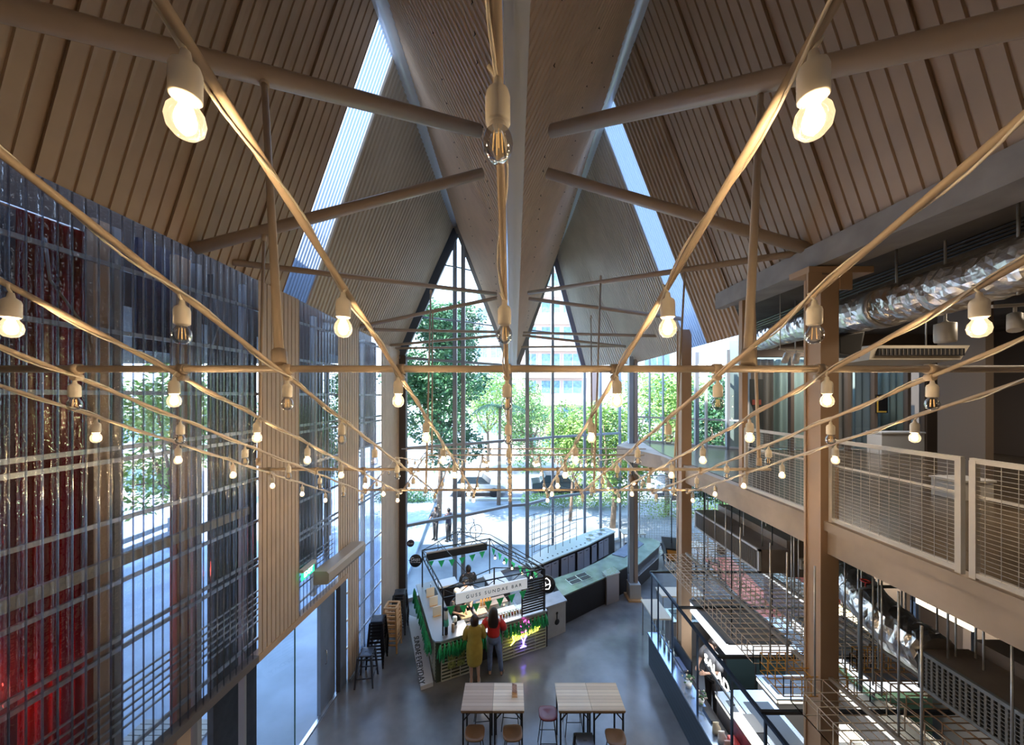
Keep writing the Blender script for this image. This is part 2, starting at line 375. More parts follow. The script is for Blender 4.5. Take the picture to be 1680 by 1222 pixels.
SR = [((4.3,1.2,9.0), spine(4.85,1), .088, 'thick near strut from the right eave up to the valley beam'),
      ((4.1,4.73,9.14), spine(5.5,1), .078, 'second strut on the right, meeting the concrete beam'),
      ((4.1,4.85,9.14), (.43,8.85,9.78), .05, 'third strut on the right, running far back to the valley'),
      ((4.14,8.3,8.98), (.45,9.1,9.7), .05, 'fourth strut on the right, falling away from the valley'),
      ((4.2,9.9,8.85), (.38,11.3,9.2), .045, 'fifth strut on the right, level above the upper transom'),
      ((4.0,12.0,8.85), (.36,11.5,9.15), .045, 'sixth strut on the right, falling towards the grey column'),
      ((4.0,12.6,8.95), (.34,12.5,8.9), .04, 'lowest strut on the right, closest to the end glazing')]
for s_ in SL+SR: strut(*s_)
def hanger(p, q, label, r=.016):
    t = thing('hanger_rod', label, 'hanger rod', q, 'rods hanging the lamp frame from the roof')
    obj('rod', MB().tube([p, q], r, 8), pipem, t)
    d = (Vector(p)-Vector(q)).normalized(); 
    for e in (Vector(q)+d*.05, Vector(p)-d*.06): obj('collar', MB().tube([e-d*.05, e+d*.05], r*1.6, 8), pipem, t)
hanger((-2.36,3.25,10.12), (-1.36,2.0,7.28), 'slanting rod on the left between the near strut and the front cross pipe', .026)
hanger((2.37,3.25,10.05), (1.38,2.0,7.28), 'slanting rod on the right between the near strut and the front cross pipe', .026)
hanger((-3.56,4.9,9.42), (-3.28,4.42,6.2), 'rod on the left dropping to the middle cross pipe', .02)
hanger((3.42,4.87,9.3), (3.2,4.42,6.2), 'rod on the right dropping to the middle cross pipe', .02)
hanger((-2.12,9.12,9.4), (-1.76,7.5,5.85), 'thin rod left of centre, nearer the wall of the pair before the glazing', .018)
hanger((-1.95,8.2,9.65), (-1.5,5.94,5.42), 'thin rod left of centre, nearer the middle of the pair before the glazing', .018)
hanger((2.15,9.3,9.3), (1.76,7.5,5.85), 'thin rod right of centre, nearer the middle of the pair', .018)
hanger((1.9,7.3,9.68), (1.42,5.94,5.42), 'thin rod right of centre, further from the middle of the pair', .018)
hanger((3.05,6.0,9.5), (2.8,5.94,5.42), 'thin rod far right, in front of the second tan column', .018)

# ================================================================== LEFT WALL
lw = bpy.data.objects.new('wall_left', None); C.objects.link(lw); OFF['wall_left'] = Vector(); lw['kind'] = 'structure'; lw['label'] = 'side wall of clear corrugated sheets and beige steel panels'; lw['category'] = 'wall'
def wcurve(y0, y1, z, dx=0):
    return lambda t: (xw(lerp(y0,y1,t))+dx, lerp(y0,y1,t), z(lerp(y0,y1,t)) if callable(z) else z)
def wpanel(name, y0, y1, zb, m, pitch, depth, kind, dx=0, seg=1):
    n = max(2, round((y1-y0)/pitch))
    obj(name, sheet(wcurve(y0,y1,zb,dx), wcurve(y0,y1,lambda Y: eaveZ(Y)-.02,dx), n, depth, kind, seg=seg), m, lw)
wpanel('clear_sheet', .6, 5.80, 2.66, poly, .11, .03, 'sine', .03, 6)
wpanel('clear_sheet', 6.79, 8.10, 2.66, poly, .11, .03, 'sine', .03, 6)
wpanel('clear_sheet', 9.02, 10.31, 0, poly, .11, .03, 'sine', .03, 6)
milky = mat('milky_sheet_rib', (.42,.45,.55), .25, spec=.8)
for y0_, y1_, z0_ in ((.66,5.78,2.66),(6.82,8.08,2.66),(9.05,10.29,0)):
    m = MB(); k = y0_
    while k < y1_: m.box((xw(k)+.045,k-.004,z0_),(xw(k)+.062,k+.004,eaveZ(k)-.03)); k += .105
    obj('sheet_rib', m, ribglass, lw)['kind'] = 'stuff'
wpanel('steel_sheet', 5.80, 6.79, 2.66, beige_panel, .10, .03, 'flat', .06)
wpanel('steel_sheet', 8.10, 9.02, 2.66, beige_panel, .10, .03, 'flat', .06)
wpanel('steel_sheet', 8.50, 9.02, 0, beige_panel, .10, .03, 'flat', .065)
wpanel('steel_sheet', 10.31, 11.72, 0, beige_panel, .10, .03, 'flat', .06)
def girt(z, y0=.6, y1=11.6, w=.03, h=.05, dx=-.06, m=galv, name='girt'):
    obj(name, MB().bar((xw(y0)+dx,y0,z), (xw(y1)+dx,y1,z), w, h), m, lw)
for z in (8.60, 7.84, 7.14, 6.50, 6.36, 5.67, 4.94, 4.28, 4.16, 2.9): girt(z)
for k in range(6): girt(3.72-.105*k, .6, 8.1, .02, .022)
for z in (2.1, 1.4, .7): girt(z, 8.5, 11.6)
girt(5.16, 3.1, 5.8, .06, .13, -.12, mat('pale_rail', (.5, .48, .44), .5))
girt(2.64, 5.8, 8.5, .16, .12, 0, beige, 'lintel'); girt(2.64, .6, 5.8, .16, .12, 0, mat('dull_lintel',(.14,.12,.11),.6), 'lintel')
def wpost(Y, w, m, d=.10, dx=-.16, z0=0): obj('wall_post', MB().box((xw(Y)+dx-d, Y-w/2, z0), (xw(Y)+dx, Y+w/2, eaveZ(Y)-.1)), m, lw)
greypost = mat('grey_wall_post', (.33, .33, .33), .5)
wpost(3.02, .1, greypost); wpost(3.9, .16, beige); wpost(4.05, .08, greypost); wpost(4.8, .2, beige); wpost(5.02, .07, greypost); wpost(5.80, .05, greypost, z0=0)
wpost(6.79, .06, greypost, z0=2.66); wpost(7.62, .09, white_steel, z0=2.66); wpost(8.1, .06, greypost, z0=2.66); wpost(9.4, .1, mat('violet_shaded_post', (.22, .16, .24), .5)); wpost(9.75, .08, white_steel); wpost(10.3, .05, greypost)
darkback = mat('dark_board', (.03, .028, .03), .7, var=.4, vscale=4)  # dark boards added to stand in for shade behind the clear sheets
struct('bay_shade_board', MB().box((-5.0,5.60,0),(-4.9,6.55,9.1)), darkback, 'dark board added as shade in the bay beside the beige panel')
struct('bay_shade_board', MB().box((-5.2,.2,0),(-4.95,3.1,9.3)), darkback, 'dark board added as shade in the nearest bay of the side wall')
struct('bay_shade_board', MB().box((-4.9,4.40,7.7),(-4.82,5.15,9.15)), mat('blue_black_board', (.02, .03, .07), .5, var=.6, vscale=6), 'dark board added as shade above the bright window bay')
struct('bay_shade_board', MB().box((-4.68,7.25,6.2),(-4.6,8.3,9.1)), mat('maroon_board', (.05, .02, .025), .6), 'dark board added as shade behind the clear sheets over the side door')
struct('bay_shade_board', MB().box((-4.66,7.25,3.3),(-4.6,8.3,6.2)), MATS['dark_board'], 'lower dark board added as shade behind the clear sheets over the side door')
struct('bay_shade_board', MB().box((-4.42,9.7,5.6),(-4.38,11.0,8.8)), MATS['maroon_board'], 'dark board added as shade behind the narrow clear bay')
# red curtain behind the plastic
def drape(y0, y1, x, z0, z1, folds, amp):
    m = MB(); n = folds*8; vs = []
    for i in range(n+1):
        Y = lerp(y0, y1, i/n); a = math.sin(i/8*2*PI)*amp+math.sin(i*.37)*amp*.5
        for k in range(7):
            z = lerp(z0, z1, k/6); vs.append((x(Y)+a*(1.1-.5*k/6), Y+math.sin(i*.9+k)*.01, z))
    m.add(vs, [(i*7+k, (i+1)*7+k, (i+1)*7+k+1, i*7+k+1) for i in range(n) for k in range(6)], True); return m
redm = translucent('red_translucent_fabric', (.20, .008, .012), .0)
t = thing('red_curtain', 'tall red curtain hanging in folds behind the clear wall sheets', 'curtain', (-4.95,3.4,2.8))
obj('fabric', drape(3.45, 4.28, lambda Y: xw(Y)-.45, 2.9, 9.0, 9, .035), redm, t)
obj('curtain_rail', MB().tube([(-5.1,3.05,9.02),(-5.02,3.95,9.02)], .02), galv, t)
struct('bay_shade_board', MB().box((-5.9,3.0,0),(-5.8,4.45,9.1)), mat('deep_red_board', (.10, .01, .012), .7), 'dark red board added behind the red curtain to block outside light')  # added to keep outside light off the back of the curtain
l = bpy.data.lights.new('red_room_lamp', 'POINT'); l.energy = 15; l.color = (1, .12, .08); l.shadow_soft_size = .12
o = bpy.data.objects.new('red_room_lamp', l); C.objects.link(o); o.location = (-5.55, 3.55, 3.9)
l = bpy.data.lights.new('red_room_lamp', 'POINT'); l.energy = 3; l.color = (1, .12, .08); l.shadow_soft_size = .12
o = bpy.data.objects.new('red_room_lamp', l); C.objects.link(o); o.location = (-5.55, 3.4, 5.6)
# loose cable behind the plastic
solo('loose_cable', MB().tube([(-4.72,3.45,8.7),(-4.74,3.5,8.3),(-4.72,3.75,7.9),(-4.72,3.85,7.5),(-4.72,3.75,7.1),(-4.72,3.9,6.8)], .012, 6), mat('grey_cable', (.3, .28, .27), .6), 'loose grey cable dangling behind the upper left wall sheets', 'cable')
solo('loose_cable', MB().tube([(-4.6,5.3,8.6),(-4.62,5.38,8.2),(-4.6,5.25,7.9),(-4.6,5.2,7.6),(-4.6,5.4,7.5),(-4.6,5.6,7.55)], .01, 6), MATS['grey_cable'], 'coiled thin cable behind the sheets left of the beige panel', 'cable')
# dark block added over the yard to keep sky and sun out
struct('light_blocker', MB().box((-24,-6,8.3),(-5.15,12.5,11.5)), darkback, 'dark block added over the yard to shut out sky and sun')
struct('light_blocker', MB().box((-5.2,-3,0),(-5.1,.2,9.5)).box((-6.0,2.9,0),(-5.0,3.0,9.3)), darkback, 'dark boards added outside the side wall to block light')  # extra boards, added to stop light from outside
# side opening
dm = mat('blue_grey_door', (.17, .21, .28), .5, var=.1)
t = thing('door_1', 'blue-grey door leaf folded back at the side opening', 'door', (-4.2,8.0,0), kind='structure')
obj('door_leaf', MB().box((xw(7.58)-.10,7.58,0),(xw(7.58)-.02,8.20,2.55)), dm, t)
obj('door_leaf', MB().box((xw(8.3)-.06,8.20,0),(xw(8.3)+.05,8.50,2.58)), mat('slate_door', (.11, .13, .17), .5), t)
obj('door_handle', MB().tube([(xw(7.7)+.0,7.72,1.35),(xw(7.7)+.03,7.72,1.35),(xw(7.7)+.03,7.72,1.05),(xw(7.7),7.72,1.05)], .012, 6), steel, t)
t = thing('window_2', 'frameless glass pane in the side opening', 'window', (-4.3,6.3,0), kind='structure')
obj('glass', MB().quad((xw(5.85),5.85,.02),(xw(6.75),6.75,.02),(xw(6.75),6.75,2.58),(xw(5.85),5.85,2.58)), clear, t)
obj('window_edge', MB().box((xw(6.75)-.01,6.745,0),(xw(6.75)+.01,6.76,2.58)), mat('glass_edge', (.12, .3, .3), .3), t)
obj('threshold', MB().bar((xw(5.8),5.8,.012), (xw(8.2),8.2,.012), .08, .03), steel, t)
struct('baseboard_left', MB().bar((xw(8.5)+.12,8.5,.03), (xw(11.6)+.12,11.6,.03), .04, .06), grey_paint, 'low kerb along the side wall')
t = thing('air_curtain', 'long beige air curtain box fixed above the side door', 'air curtain', (-4.1,7.9,3.1))
y0, y1 = 7.15, 8.65
m = MB(); prof = [(0,0),(.30,.02),(.33,.08),(.33,.24),(.28,.29),(0,.29)]
vs = [(xw(y0)+.10+a, y0, 3.14+b) for a, b in prof]+[(xw(y1)+.10+a, y1, 3.14+b) for a, b in prof]
m.add(vs, [(0,1,2,3,4,5), (11,10,9,8,7,6)]+[(i,6+i,6+(i+1)%6,(i+1)%6) for i in range(6)])
obj('casing', m, mat('tan_box', (.42, .36, .29), .45), t)
obj('outlet_grille', MB().hexa([(xw(y0)+.16,y0+.05,3.125),(xw(y0)+.38,y0+.05,3.135),(xw(y1)+.38,y1-.05,3.135),(xw(y1)+.16,y1-.05,3.125),(xw(y0)+.16,y0+.05,3.138),(xw(y0)+.38,y0+.05,3.15),(xw(y1)+.38,y1-.05,3.15),(xw(y1)+.16,y1-.05,3.138)]), black, t)
t = thing('exit_sign', 'small green lit exit sign before the clear sheets over the side door', 'exit sign', (-4.1,6.95,3.4))
X = xw(6.95)+.12
obj('housing', MB().box((X-.05,6.75,3.60),(X+.03,7.2,3.66)), white_steel, t)
obj('sign_panel', MB().box((X-.02,6.76,3.43),(X,7.19,3.60)), mat('lit_green', (.02, .4, .2), .4, emit=(.03, .55, .3), estr=1.3), t)
text('EXIT', .15, frameM((X+.004,6.975,3.515),(0,1,0),(0,0,1)), mat('lit_white', (1,1,1), emit=(1,1,1), estr=1.6), t, align='CENTER')

# ================================================================== END GLAZING
AP1 = (-1.98,12.78,13.45); AP2 = (1.86,15.12,13.4)
N = [(-3.85,11.7,8.5),(-2.13,12.77,13.3),(-1.83,12.82,13.2),(-.07,14.0,8.3),(.63,14.15,9.9),(1.80,15.1,13.25),(3.35,15.75,8.5),(4.2,16.2,8.3),(5.3,16.8,8.3)]
t = thing('window_1', 'tall folded glass end wall with two gabled peaks', 'window', (0,14,0), kind='structure')
mull = mat('grey_blue_mullion', (.34, .38, .44), .35, .3)
for i, (x, y, z) in enumerate(N):
    if i == 3: z = 8.3
    wd = .15 if i in (1,2,3,4) else .11
    obj('mullion', MB().box((x-wd/2,y-.07,0),(x+wd/2,y+.07,z)), mull, t)
for i in range(len(N)-1):
    (x0,y0,z0), (x1,y1,z1) = N[i], N[i+1]
    if i == 3: z0 = 8.3
    obj('glass', MB().quad((x0,y0,.1),(x1,y1,.1),(x1,y1,z1),(x0,y0,z0)), clear, t)
    for z in (2.63, 5.3): obj('transom', MB().bar((x0,y0-.02,z),(x1,y1-.02,z), .10, .10), mull, t)
    obj('sill', MB().bar((x0,y0,.06),(x1,y1,.06), .18, .14), mat('pale_sill', (.5, .5, .48), .6), t)
for z in (9.9, 11.9):
    f = (z-8.4)/5.0
    a = mixv((-3.85,11.7,8.5), AP1, f); b = mixv((-.07,14,8.3), AP1, f)
    obj('transom', MB().tube([(a[0],a[1],z),(-2.0,12.72,z),(b[0],b[1],z)], .03), mull, t)
    a = mixv((.1,14.05,8.3), AP2, f); b = mixv((3.35,15.75,8.5), AP2, f)
    obj('transom', MB().tube([(a[0],a[1],z),(1.8,15.05,z),(b[0],b[1],z)], .03), mull, t)
rk = mat('slate_rake_frame', (.09, .12, .18), .4)
obj('rake_frame', MB().bar((-3.85,11.72,8.45),(-2.0,12.8,13.5), .30, .12, (0,1,0)), rk, t)
obj('rake_frame', MB().bar((-.07,13.95,8.35),(-1.95,12.78,13.5), .16, .12, (0,1,0)), rk, t)
obj('rake_frame', MB().bar((.12,14.0,8.35),(1.84,15.1,13.4), .16, .12, (0,1,0)), rk, t)
obj('rake_frame', MB().bar((3.35,15.72,8.5),(1.9,15.1,13.4), .34, .12, (0,1,0)), mat('lilac_rake_frame', (.25, .25, .36), .4), t)
obj('tie_bar', MB().bar((-3.85,11.65,8.42),(-.07,13.95,8.36), .09, .09), mull, t)
obj('tie_bar', MB().bar((.1,14.0,8.36),(3.35,15.7,8.45), .09, .09), mull, t)
struct('column_2', MB().box((-3.93,11.62,0),(-3.62,11.82,8.5)), mat('dark_brown_post', (.07, .06, .06), .5), 'dark post at the corner of the side wall and the glazing')
# grey column with services
t = thing('column_1', 'slim grey steel column standing behind the black bar island', 'column', (4.2,12.2,0), kind='structure')
obj('shaft', MB().box((4.12,11.98,0),(4.26,12.18,8.5)), mull, t)
obj('shaft', MB().box((4.30,11.98,.5),(4.42,12.14,8.4)), mat('taupe_column', (.33, .27, .24), .5), t)
obj('conduit', MB().tube([(4.08,11.96,.9),(4.08,11.96,5.6)], .02), steel, t)
obj('base_block', MB().box((4.1,11.85,.06),(4.48,12.22,.55)), mat('grey_block', (.4, .41, .42), .6), t)
obj('base_plate', MB().box((4.02,11.75,0),(4.54,12.28,.06)), lightwood, t)

# ================================================================== GALLERY
slab = [(4.15,-3),(4.15,9.4),(3.5,11.4),(4.4,12.9),(7.5,10.6),(14,10.6),(14,-3)]
struct('floor_gallery', MB().prism(slab, 5.03, 5.45), slabpaint, 'gallery slab with a broad beige painted edge')
gfl = mat('gallery_floor', (.11, .08, .05), .22, var=.4, vscale=1.4)
struct('floor_gallery_top', MB().prism([(4.3,-3),(4.3,9.8),(4.7,12.3),(7.4,10.5),(13.9,10.5),(13.9,-3)], 5.45, 5.462), gfl, 'brown glossy floor of the upper gallery')
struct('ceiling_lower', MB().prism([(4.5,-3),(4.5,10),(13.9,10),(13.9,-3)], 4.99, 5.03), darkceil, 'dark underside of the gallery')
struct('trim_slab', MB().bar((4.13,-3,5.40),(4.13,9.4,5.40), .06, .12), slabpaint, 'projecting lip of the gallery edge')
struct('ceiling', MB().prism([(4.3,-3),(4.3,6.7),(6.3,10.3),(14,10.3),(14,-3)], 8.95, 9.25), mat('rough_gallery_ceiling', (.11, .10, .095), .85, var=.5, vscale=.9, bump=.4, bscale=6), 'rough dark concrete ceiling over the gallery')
struct('wall_right', MB().box((13.9,-3,0),(14.1,16,9.2)), mat('brown_wall', (.10, .075, .06), .7), 'dark brown far side wall')
struct('market_dark_screen', MB().box((11.0,-3,0),(11.12,9.3,4.98)), MATS['brown_wall'], 'dark screen added deep in the market hall to cover a bright patch')  # invented screen that blocks the bright far side under the gallery
struct('wall_gallery', MB().box((12.4,10.2,5.45),(14,10.4,8.95)), MATS['brown_wall'], 'dark brown wall at the gallery end')
struct('wall_gallery', MB().box((8.6,6.2,5.46),(8.75,6.9,8.9)), mat('brown_wall_light', (.2, .16, .13), .7), 'narrow brown wall end on the gallery')
struct('wall_gallery', MB().box((9.3,-2.9,5.46),(9.45,5.9,8.94)), mat('brown_wall_mid', (.13, .10, .08), .7), 'long brown wall along the back of the gallery')
for (x, y) in ((4.18, 4.62), (4.18, 8.3)):
    t = thing('column_3' if y < 5 else 'column_4', 'tall tan steel column at the gallery edge, ' + ('the nearer one' if y < 5 else 'the further one'), 'column', (x,y,0), kind='structure')
    m = MB().box((x-.12,y-.13,0),(x+.12,y-.10,8.7)).box((x-.12,y+.10,0),(x+.12,y+.13,8.7)).box((x-.10,y-.10,0),(x+.10,y+.10,8.7))
    obj('shaft', m, beige, t)
    obj('base_plate', MB().box((x-.125,y-.16,0),(x+.16,y+.16,.03)), beige, t)
    if y < 5:
        obj('cap_plate', MB().box((x-.30,y-.16,8.72),(x+.55,y+.16,8.80)), beige, t)
        obj('gusset', MB().prism([(x-.12,y-.15),(x-.3,y-.15),(x-.3,y-.12),(x-.12,y-.12)], 8.45, 8.72), beige, t)
        obj('gusset', MB().prism([(x+.12,y-.15),(x+.28,y-.15),(x+.28,y-.12),(x+.12,y-.12)], 8.5, 8.72), beige, t)
# railings
def railing(y0, y1, label):
    t = thing('railing_panel', label, 'railing', (4.15,(y0+y1)/2,5.46), 'wire mesh railing panels on the gallery edge')
    z0, z1 = 5.50, 6.52; m = MB()
    for z in (z0, z1): m.bar((4.16,y0,z),(4.16,y1,z), .04, .045)
    for y in (y0+.02, y1-.02): m.bar((4.16,y,5.46),(4.16,y,z1), .045, .045)
    m.bar((4.17,y0,6.2),(4.17,y1,6.2), .012, .02)
    obj('frame', m, white_steel, t)
    m = MB(); n = int((z1-z0)/.04)
    for k in range(1, n): z = z0+k*.04; m.bar((4.15,y0+.03,z),(4.15,y1-.03,z), .003, .003)
    n = max(3, int((y1-y0)/.095))
    for k in range(1, n): y = lerp(y0, y1, k/n); m.bar((4.146,y,z0),(4.146,y,z1), .003, .003)
    obj('wire_mesh', m, mat('mesh_wire', (.42, .40, .37), .4, .3), t)
railing(4.80, 6.09, 'white mesh railing panel behind the nearer tan column')
railing(3.15, 4.46, 'white mesh railing panel right of the nearer tan column, the widest in view')
railing(1.7, 3.09, 'white mesh railing panel cut off by the edge of the photo')
struct('trim_post', MB().box((4.12,6.11,5.45),(4.22,6.2,8.9)), beige, 'tan corner post where the railing meets the glazing')
# slanted glazing around the gallery end
t = thing('window_3', 'slanted glazing with slim frames beyond the gallery railing', 'window', (5.7,11.4,5.45), kind='structure')
P0, P1 = Vector((4.5,12.5,0)), Vector((7.2,10.3,0))
def on(s, z): p = P0.lerp(P1, s); return (p.x, p.y, z)
obj('glass', MB().quad(on(0,5.46),on(1,5.46),on(1,8.93),on(0,8.5)), clear, t)
for s, w_, m_ in ((0,.07,mull),(.15,.035,mull),(.28,.035,mull),(.42,.04,mull),(.58,.12,mull),(.66,.05,white_steel),(.83,.10,mull),(1,.06,white_steel)):
    p = on(s, 0); obj('mullion', MB().box((p[0]-w_/2,p[1]-.05,5.46),(p[0]+w_/2,p[1]+.05,8.55)), m_, t)
for z in (5.5, 6.35, 8.12): obj('transom', MB().bar(on(0,z),on(1,z), .05, .06), white_steel if z != 6.35 else mull, t)
t = thing('window_4', 'glazed screen at the far end of the gallery with curtains behind', 'window', (9.8,10.3,5.45), kind='structure')
for x in (7.2,8.4,9.3,10.1,10.9,11.9,12.4): obj('mullion', MB().box((x-.05,10.22,5.46),(x+.05,10.34,8.3)), mat('bronze_frame', (.16, .13, .11), .5), t)
obj('head_panel', MB().box((6.9,10.2,8.28),(12.4,10.4,8.95)), MATS['brown_wall_light'], t)
obj('glass', MB().quad((7.2,10.3,5.46),(12.4,10.3,5.46),(12.4,10.3,8.3),(7.2,10.3,8.3)), clear, t)
def curtain(x0, x1, y, col, label, amp=.045):
    m = MB(); n = max(8, int((x1-x0)/.02)); vs = []
    for i in range(n+1):
        x = lerp(x0, x1, i/n); a = math.sin(i*.55)*amp+math.sin(i*.21)*amp*.4
        vs += [(x, y+a, 5.5), (x, y+a*.7, 8.25)]
    m.add(vs, [(2*i,2*i+2,2*i+3,2*i+1) for i in range(n)], True)
    solo('curtain', m, col, label, 'curtain', 'long curtains at the gallery end')
cg = mat('grey_curtain', (.32, .29, .27), .8); cw = mat('pale_teal_curtain', (.50, .66, .66), .8); cb = mat('blue_grey_curtain', (.24, .31, .37), .8)
curtain(7.25, 8.1, 10.6, cg, 'long grey-brown curtain next to the dark banner at the gallery end')
curtain(8.15, 9.2, 10.65, cw, 'pale pleated curtain seen left of the nearer tan column')
curtain(9.35, 10.6, 10.6, cg, 'grey pleated curtain just right of the nearer tan column')
curtain(10.65, 11.3, 10.6, cb, 'blue-grey curtain left of the framed poster')
curtain(11.35, 12.3, 10.7, cw, 'pale teal curtain beside the dark brown wall')
solo('wall_panel_back', MB().box((7.0,11.0,5.4),(12.6,11.1,8.9)), mat('pale_teal_wall', (.45, .55, .55), .7), 'pale wall behind the curtains of the gallery', 'wall', kind='structure')
t = thing('pull_up_banner', 'dark standing banner beside the grey curtain at the gallery end', 'banner', (7.15,10.0,5.46))
obj('banner_sheet', MB().box((6.95,9.98,5.5),(7.35,10.0,7.6)), mat('banner_dark', (.05, .06, .06), .6), t)
obj('banner_print', MB().box((7.02,9.970,6.85),(7.28,9.978,7.0)), mat('banner_red', (.45, .1, .07), .6), t)
obj('banner_foot', MB().box((6.9,9.88,5.46),(7.4,10.1,5.5)), steel, t)
t = thing('framed_poster', 'small black poster with coloured edge on the gallery curtain wall', 'poster', (11.0,10.18,6.6))
obj('poster_sheet', MB().box((10.85,10.17,6.60),(11.2,10.19,7.15)), black, t)
obj('poster_print', MB().box((10.87,10.162,6.65),(10.91,10.169,7.1)).box((10.87,10.162,6.62),(11.15,10.169,6.66)), mat('poster_yellow', (.7, .5, .1), .6), t)
# services in the gallery
pts = [(4.55,-.5,8.30),(4.58,1.6,8.32),(4.62,3.0,8.30),(4.66,3.4,8.26),(4.78,4.4,8.24),(5.05,5.4,8.30),(5.5,6.7,8.42),(6.0,8.3,8.45)]
def duct(pts, r, m=None):
    m = MB(); n = 24; rings = []; P = []
    for i in range(len(pts)-1):
        a, b = Vector(pts[i]), Vector(pts[i+1]); k = max(2, int((b-a).length/.05))
        P += [a.lerp(b, j/k) for j in range(k)]
    P.append(Vector(pts[-1])); rnd = random.Random(3); d0 = len(m.v)
    m.tube(P, [r*(1+.035*math.sin(i*.31)+.03*rnd.uniform(-1,1)-(0.06 if i % 17 == 0 else 0)) for i in range(len(P))], n)
    for i in range(d0, len(m.v)):
        v = m.v[i]; m.v[i] = tuple(c+rnd.uniform(-.011,.011) for c in v)
    m.sm = [False]*len(m.sm)
    return m
t = thing('insulated_duct', 'large silver foil-wrapped duct under the gallery ceiling', 'duct', (4.9,4,8.0))
obj('foil_wrap', duct(pts, .25), silver, t)
obj('band', MB().tube([(4.76,4.28,8.24),(4.80,4.44,8.24)], .262, 24), mat('foil_band', (.5,.5,.5), .4, .9), t)
for (x, y) in ((4.75,4.2),(4.62,3.1),(5.5,6.6)):
    obj('hanger', MB().tube([(x-.02,y,8.95),(x-.02,y,8.02)], .012, 6), galv, t)
t = thing('ceiling_air_unit', 'pale slim ceiling air conditioner with a black louvre under the gallery roof', 'air conditioner', (6.9,6,7.7))
m = MB(); m.add([(6.0,5.7,7.95),(7.65,5.7,7.95),(7.6,5.78,7.72),(6.05,5.78,7.72),(6.0,6.4,7.98),(7.65,6.4,7.98),(7.6,6.4,7.68),(6.05,6.4,7.68)], [(0,1,2,3)[::-1],(4,5,6,7),(0,4,5,1),(3,2,6,7),(0,3,7,4),(1,5,6,2)])
obj('casing', m, mat('cream_plastic', (.62, .57, .48), .45), t)
m = MB().box((6.12,5.69,7.78),(7.55,5.75,7.90)); obj('louvre', m, black, t)
m = MB(); [m.box((6.15+.07*k,5.675,7.79),(6.165+.07*k,5.70,7.89)) for k in range(20)]; obj('louvre_vanes', m, mat('dark_vane', (.12,.11,.1), .5), t)['kind'] = 'stuff'
for x in (6.2, 7.4): obj('hanger', MB().tube([(x,6.1,8.95),(x,6.1,7.95)], .01, 6), galv, t)
t = thing('loudspeaker', 'black loudspeaker hanging beside the duct behind the tan column', 'loudspeaker', (4.970,5.2,7.6))
m = MB(); m.add([(4.790,5.0,7.72),(5.090,5.0,7.66),(5.090,5.35,7.70),(4.810,5.35,7.74),(4.770,5.0,8.0),(5.170,5.0,8.06),(5.150,5.35,8.06),(4.810,5.35,8.0)], [(0,3,2,1),(4,5,6,7),(0,1,5,4),(1,2,6,5),(2,3,7,6),(3,0,4,7)])
obj('cabinet', m, black, t); obj('grille', MB().quad((4.810,4.995,7.74),(5.080,4.995,7.69),(5.140,4.995,8.03),(4.800,4.995,7.98)), mat('dark_cloth', (.03,.03,.03), .9), t)
obj('bracket', MB().tube([(4.970,5.2,8.05),(4.970,5.2,8.95)], .012, 6), black, t)
t = thing('ceiling_downlight', 'white cylinder downlight hanging over the gallery', 'ceiling light', (5.1,4,7.8))
obj('housing', MB().lathe([(.0001,7.74),(.085,7.74),(.09,7.76),(.09,7.96),(.03,7.98),(.012,8.0),(.012,8.95)], (5.14,4.05,0), 20), white_steel, t)
t = thing('track_light_rail', 'white lighting track under the duct left of the tan column', 'light track', (5.2,6.1,7.95))
obj('rail', MB().bar((4.7,6.0,7.93),(5.6,6.4,7.93), .03, .03).tube([(4.72,6.01,7.93),(4.72,6.01,8.95)], .008, 5), white_steel, t)
t = thing('track_light_rail', 'white lighting track at the right edge below the duct', 'light track', (5,3.4,7.95))
obj('rail', MB().bar((4.7,3.35,7.98),(5.6,3.45,8.05), .03, .03).tube([(5.3,3.4,8.03),(5.3,3.4,8.95)], .008, 5), white_steel, t)
def spot(loc, d, label):
    t = thing('track_spotlight', label, 'spotlight', loc, 'white spotlights on tracks'); L = Vector(loc); D = Vector(d).normalized()
    obj('can', MB().lathe([(.045,-.10),(.05,-.10),(.05,.08),(.0001,.085)], L, 14, -D), white_steel, t)
    obj('lens', MB().lathe([(.0001,-.097),(.04,-.097)], L, 12, -D), black, t)
    obj('bracket', MB().tube([L, L+Vector((0,0,.14))], .012, 6), white_steel, t)
spot((4.86,6.05,7.79), (-.5,-.3,-.8), 'white spotlight, left one of the two on the short track')
spot((5.15,6.18,7.79), (-.4,-.3,-.8), 'white spotlight, right one of the two on the short track')
spot((4.98,3.38,7.84), (-.3,-.2,-.8), 'white spotlight near the right edge under the big duct')
for k in range(4):
    solo('ceiling_conduit', MB().tube([(4.5+.06*k,-1,8.88-.02*k),(5.2+.06*k,4,8.88-.02*k),(6.0+.1*k,9,8.86-.02*k)], .016, 6), black, 'black conduit running under the gallery ceiling above the duct', 'conduit', 'parallel black conduits above the duct')
solo('storage_crate', MB().box((7.0,5.35,5.465),(7.55,5.7,5.75)).box((6.98,5.33,5.75),(7.57,5.72,5.78)), mat('crate_grey', (.45,.44,.42), .6), 'pale grey crate on the gallery floor at the right', 'crate')
solo('side_cabinet', MB().box((10.4,9.6,5.465),(11.6,10.0,6.05)).box((10.38,9.58,6.05),(11.62,10.02,6.09)), white, 'low white cabinet on the gallery in front of the curtains', 'cabinet')
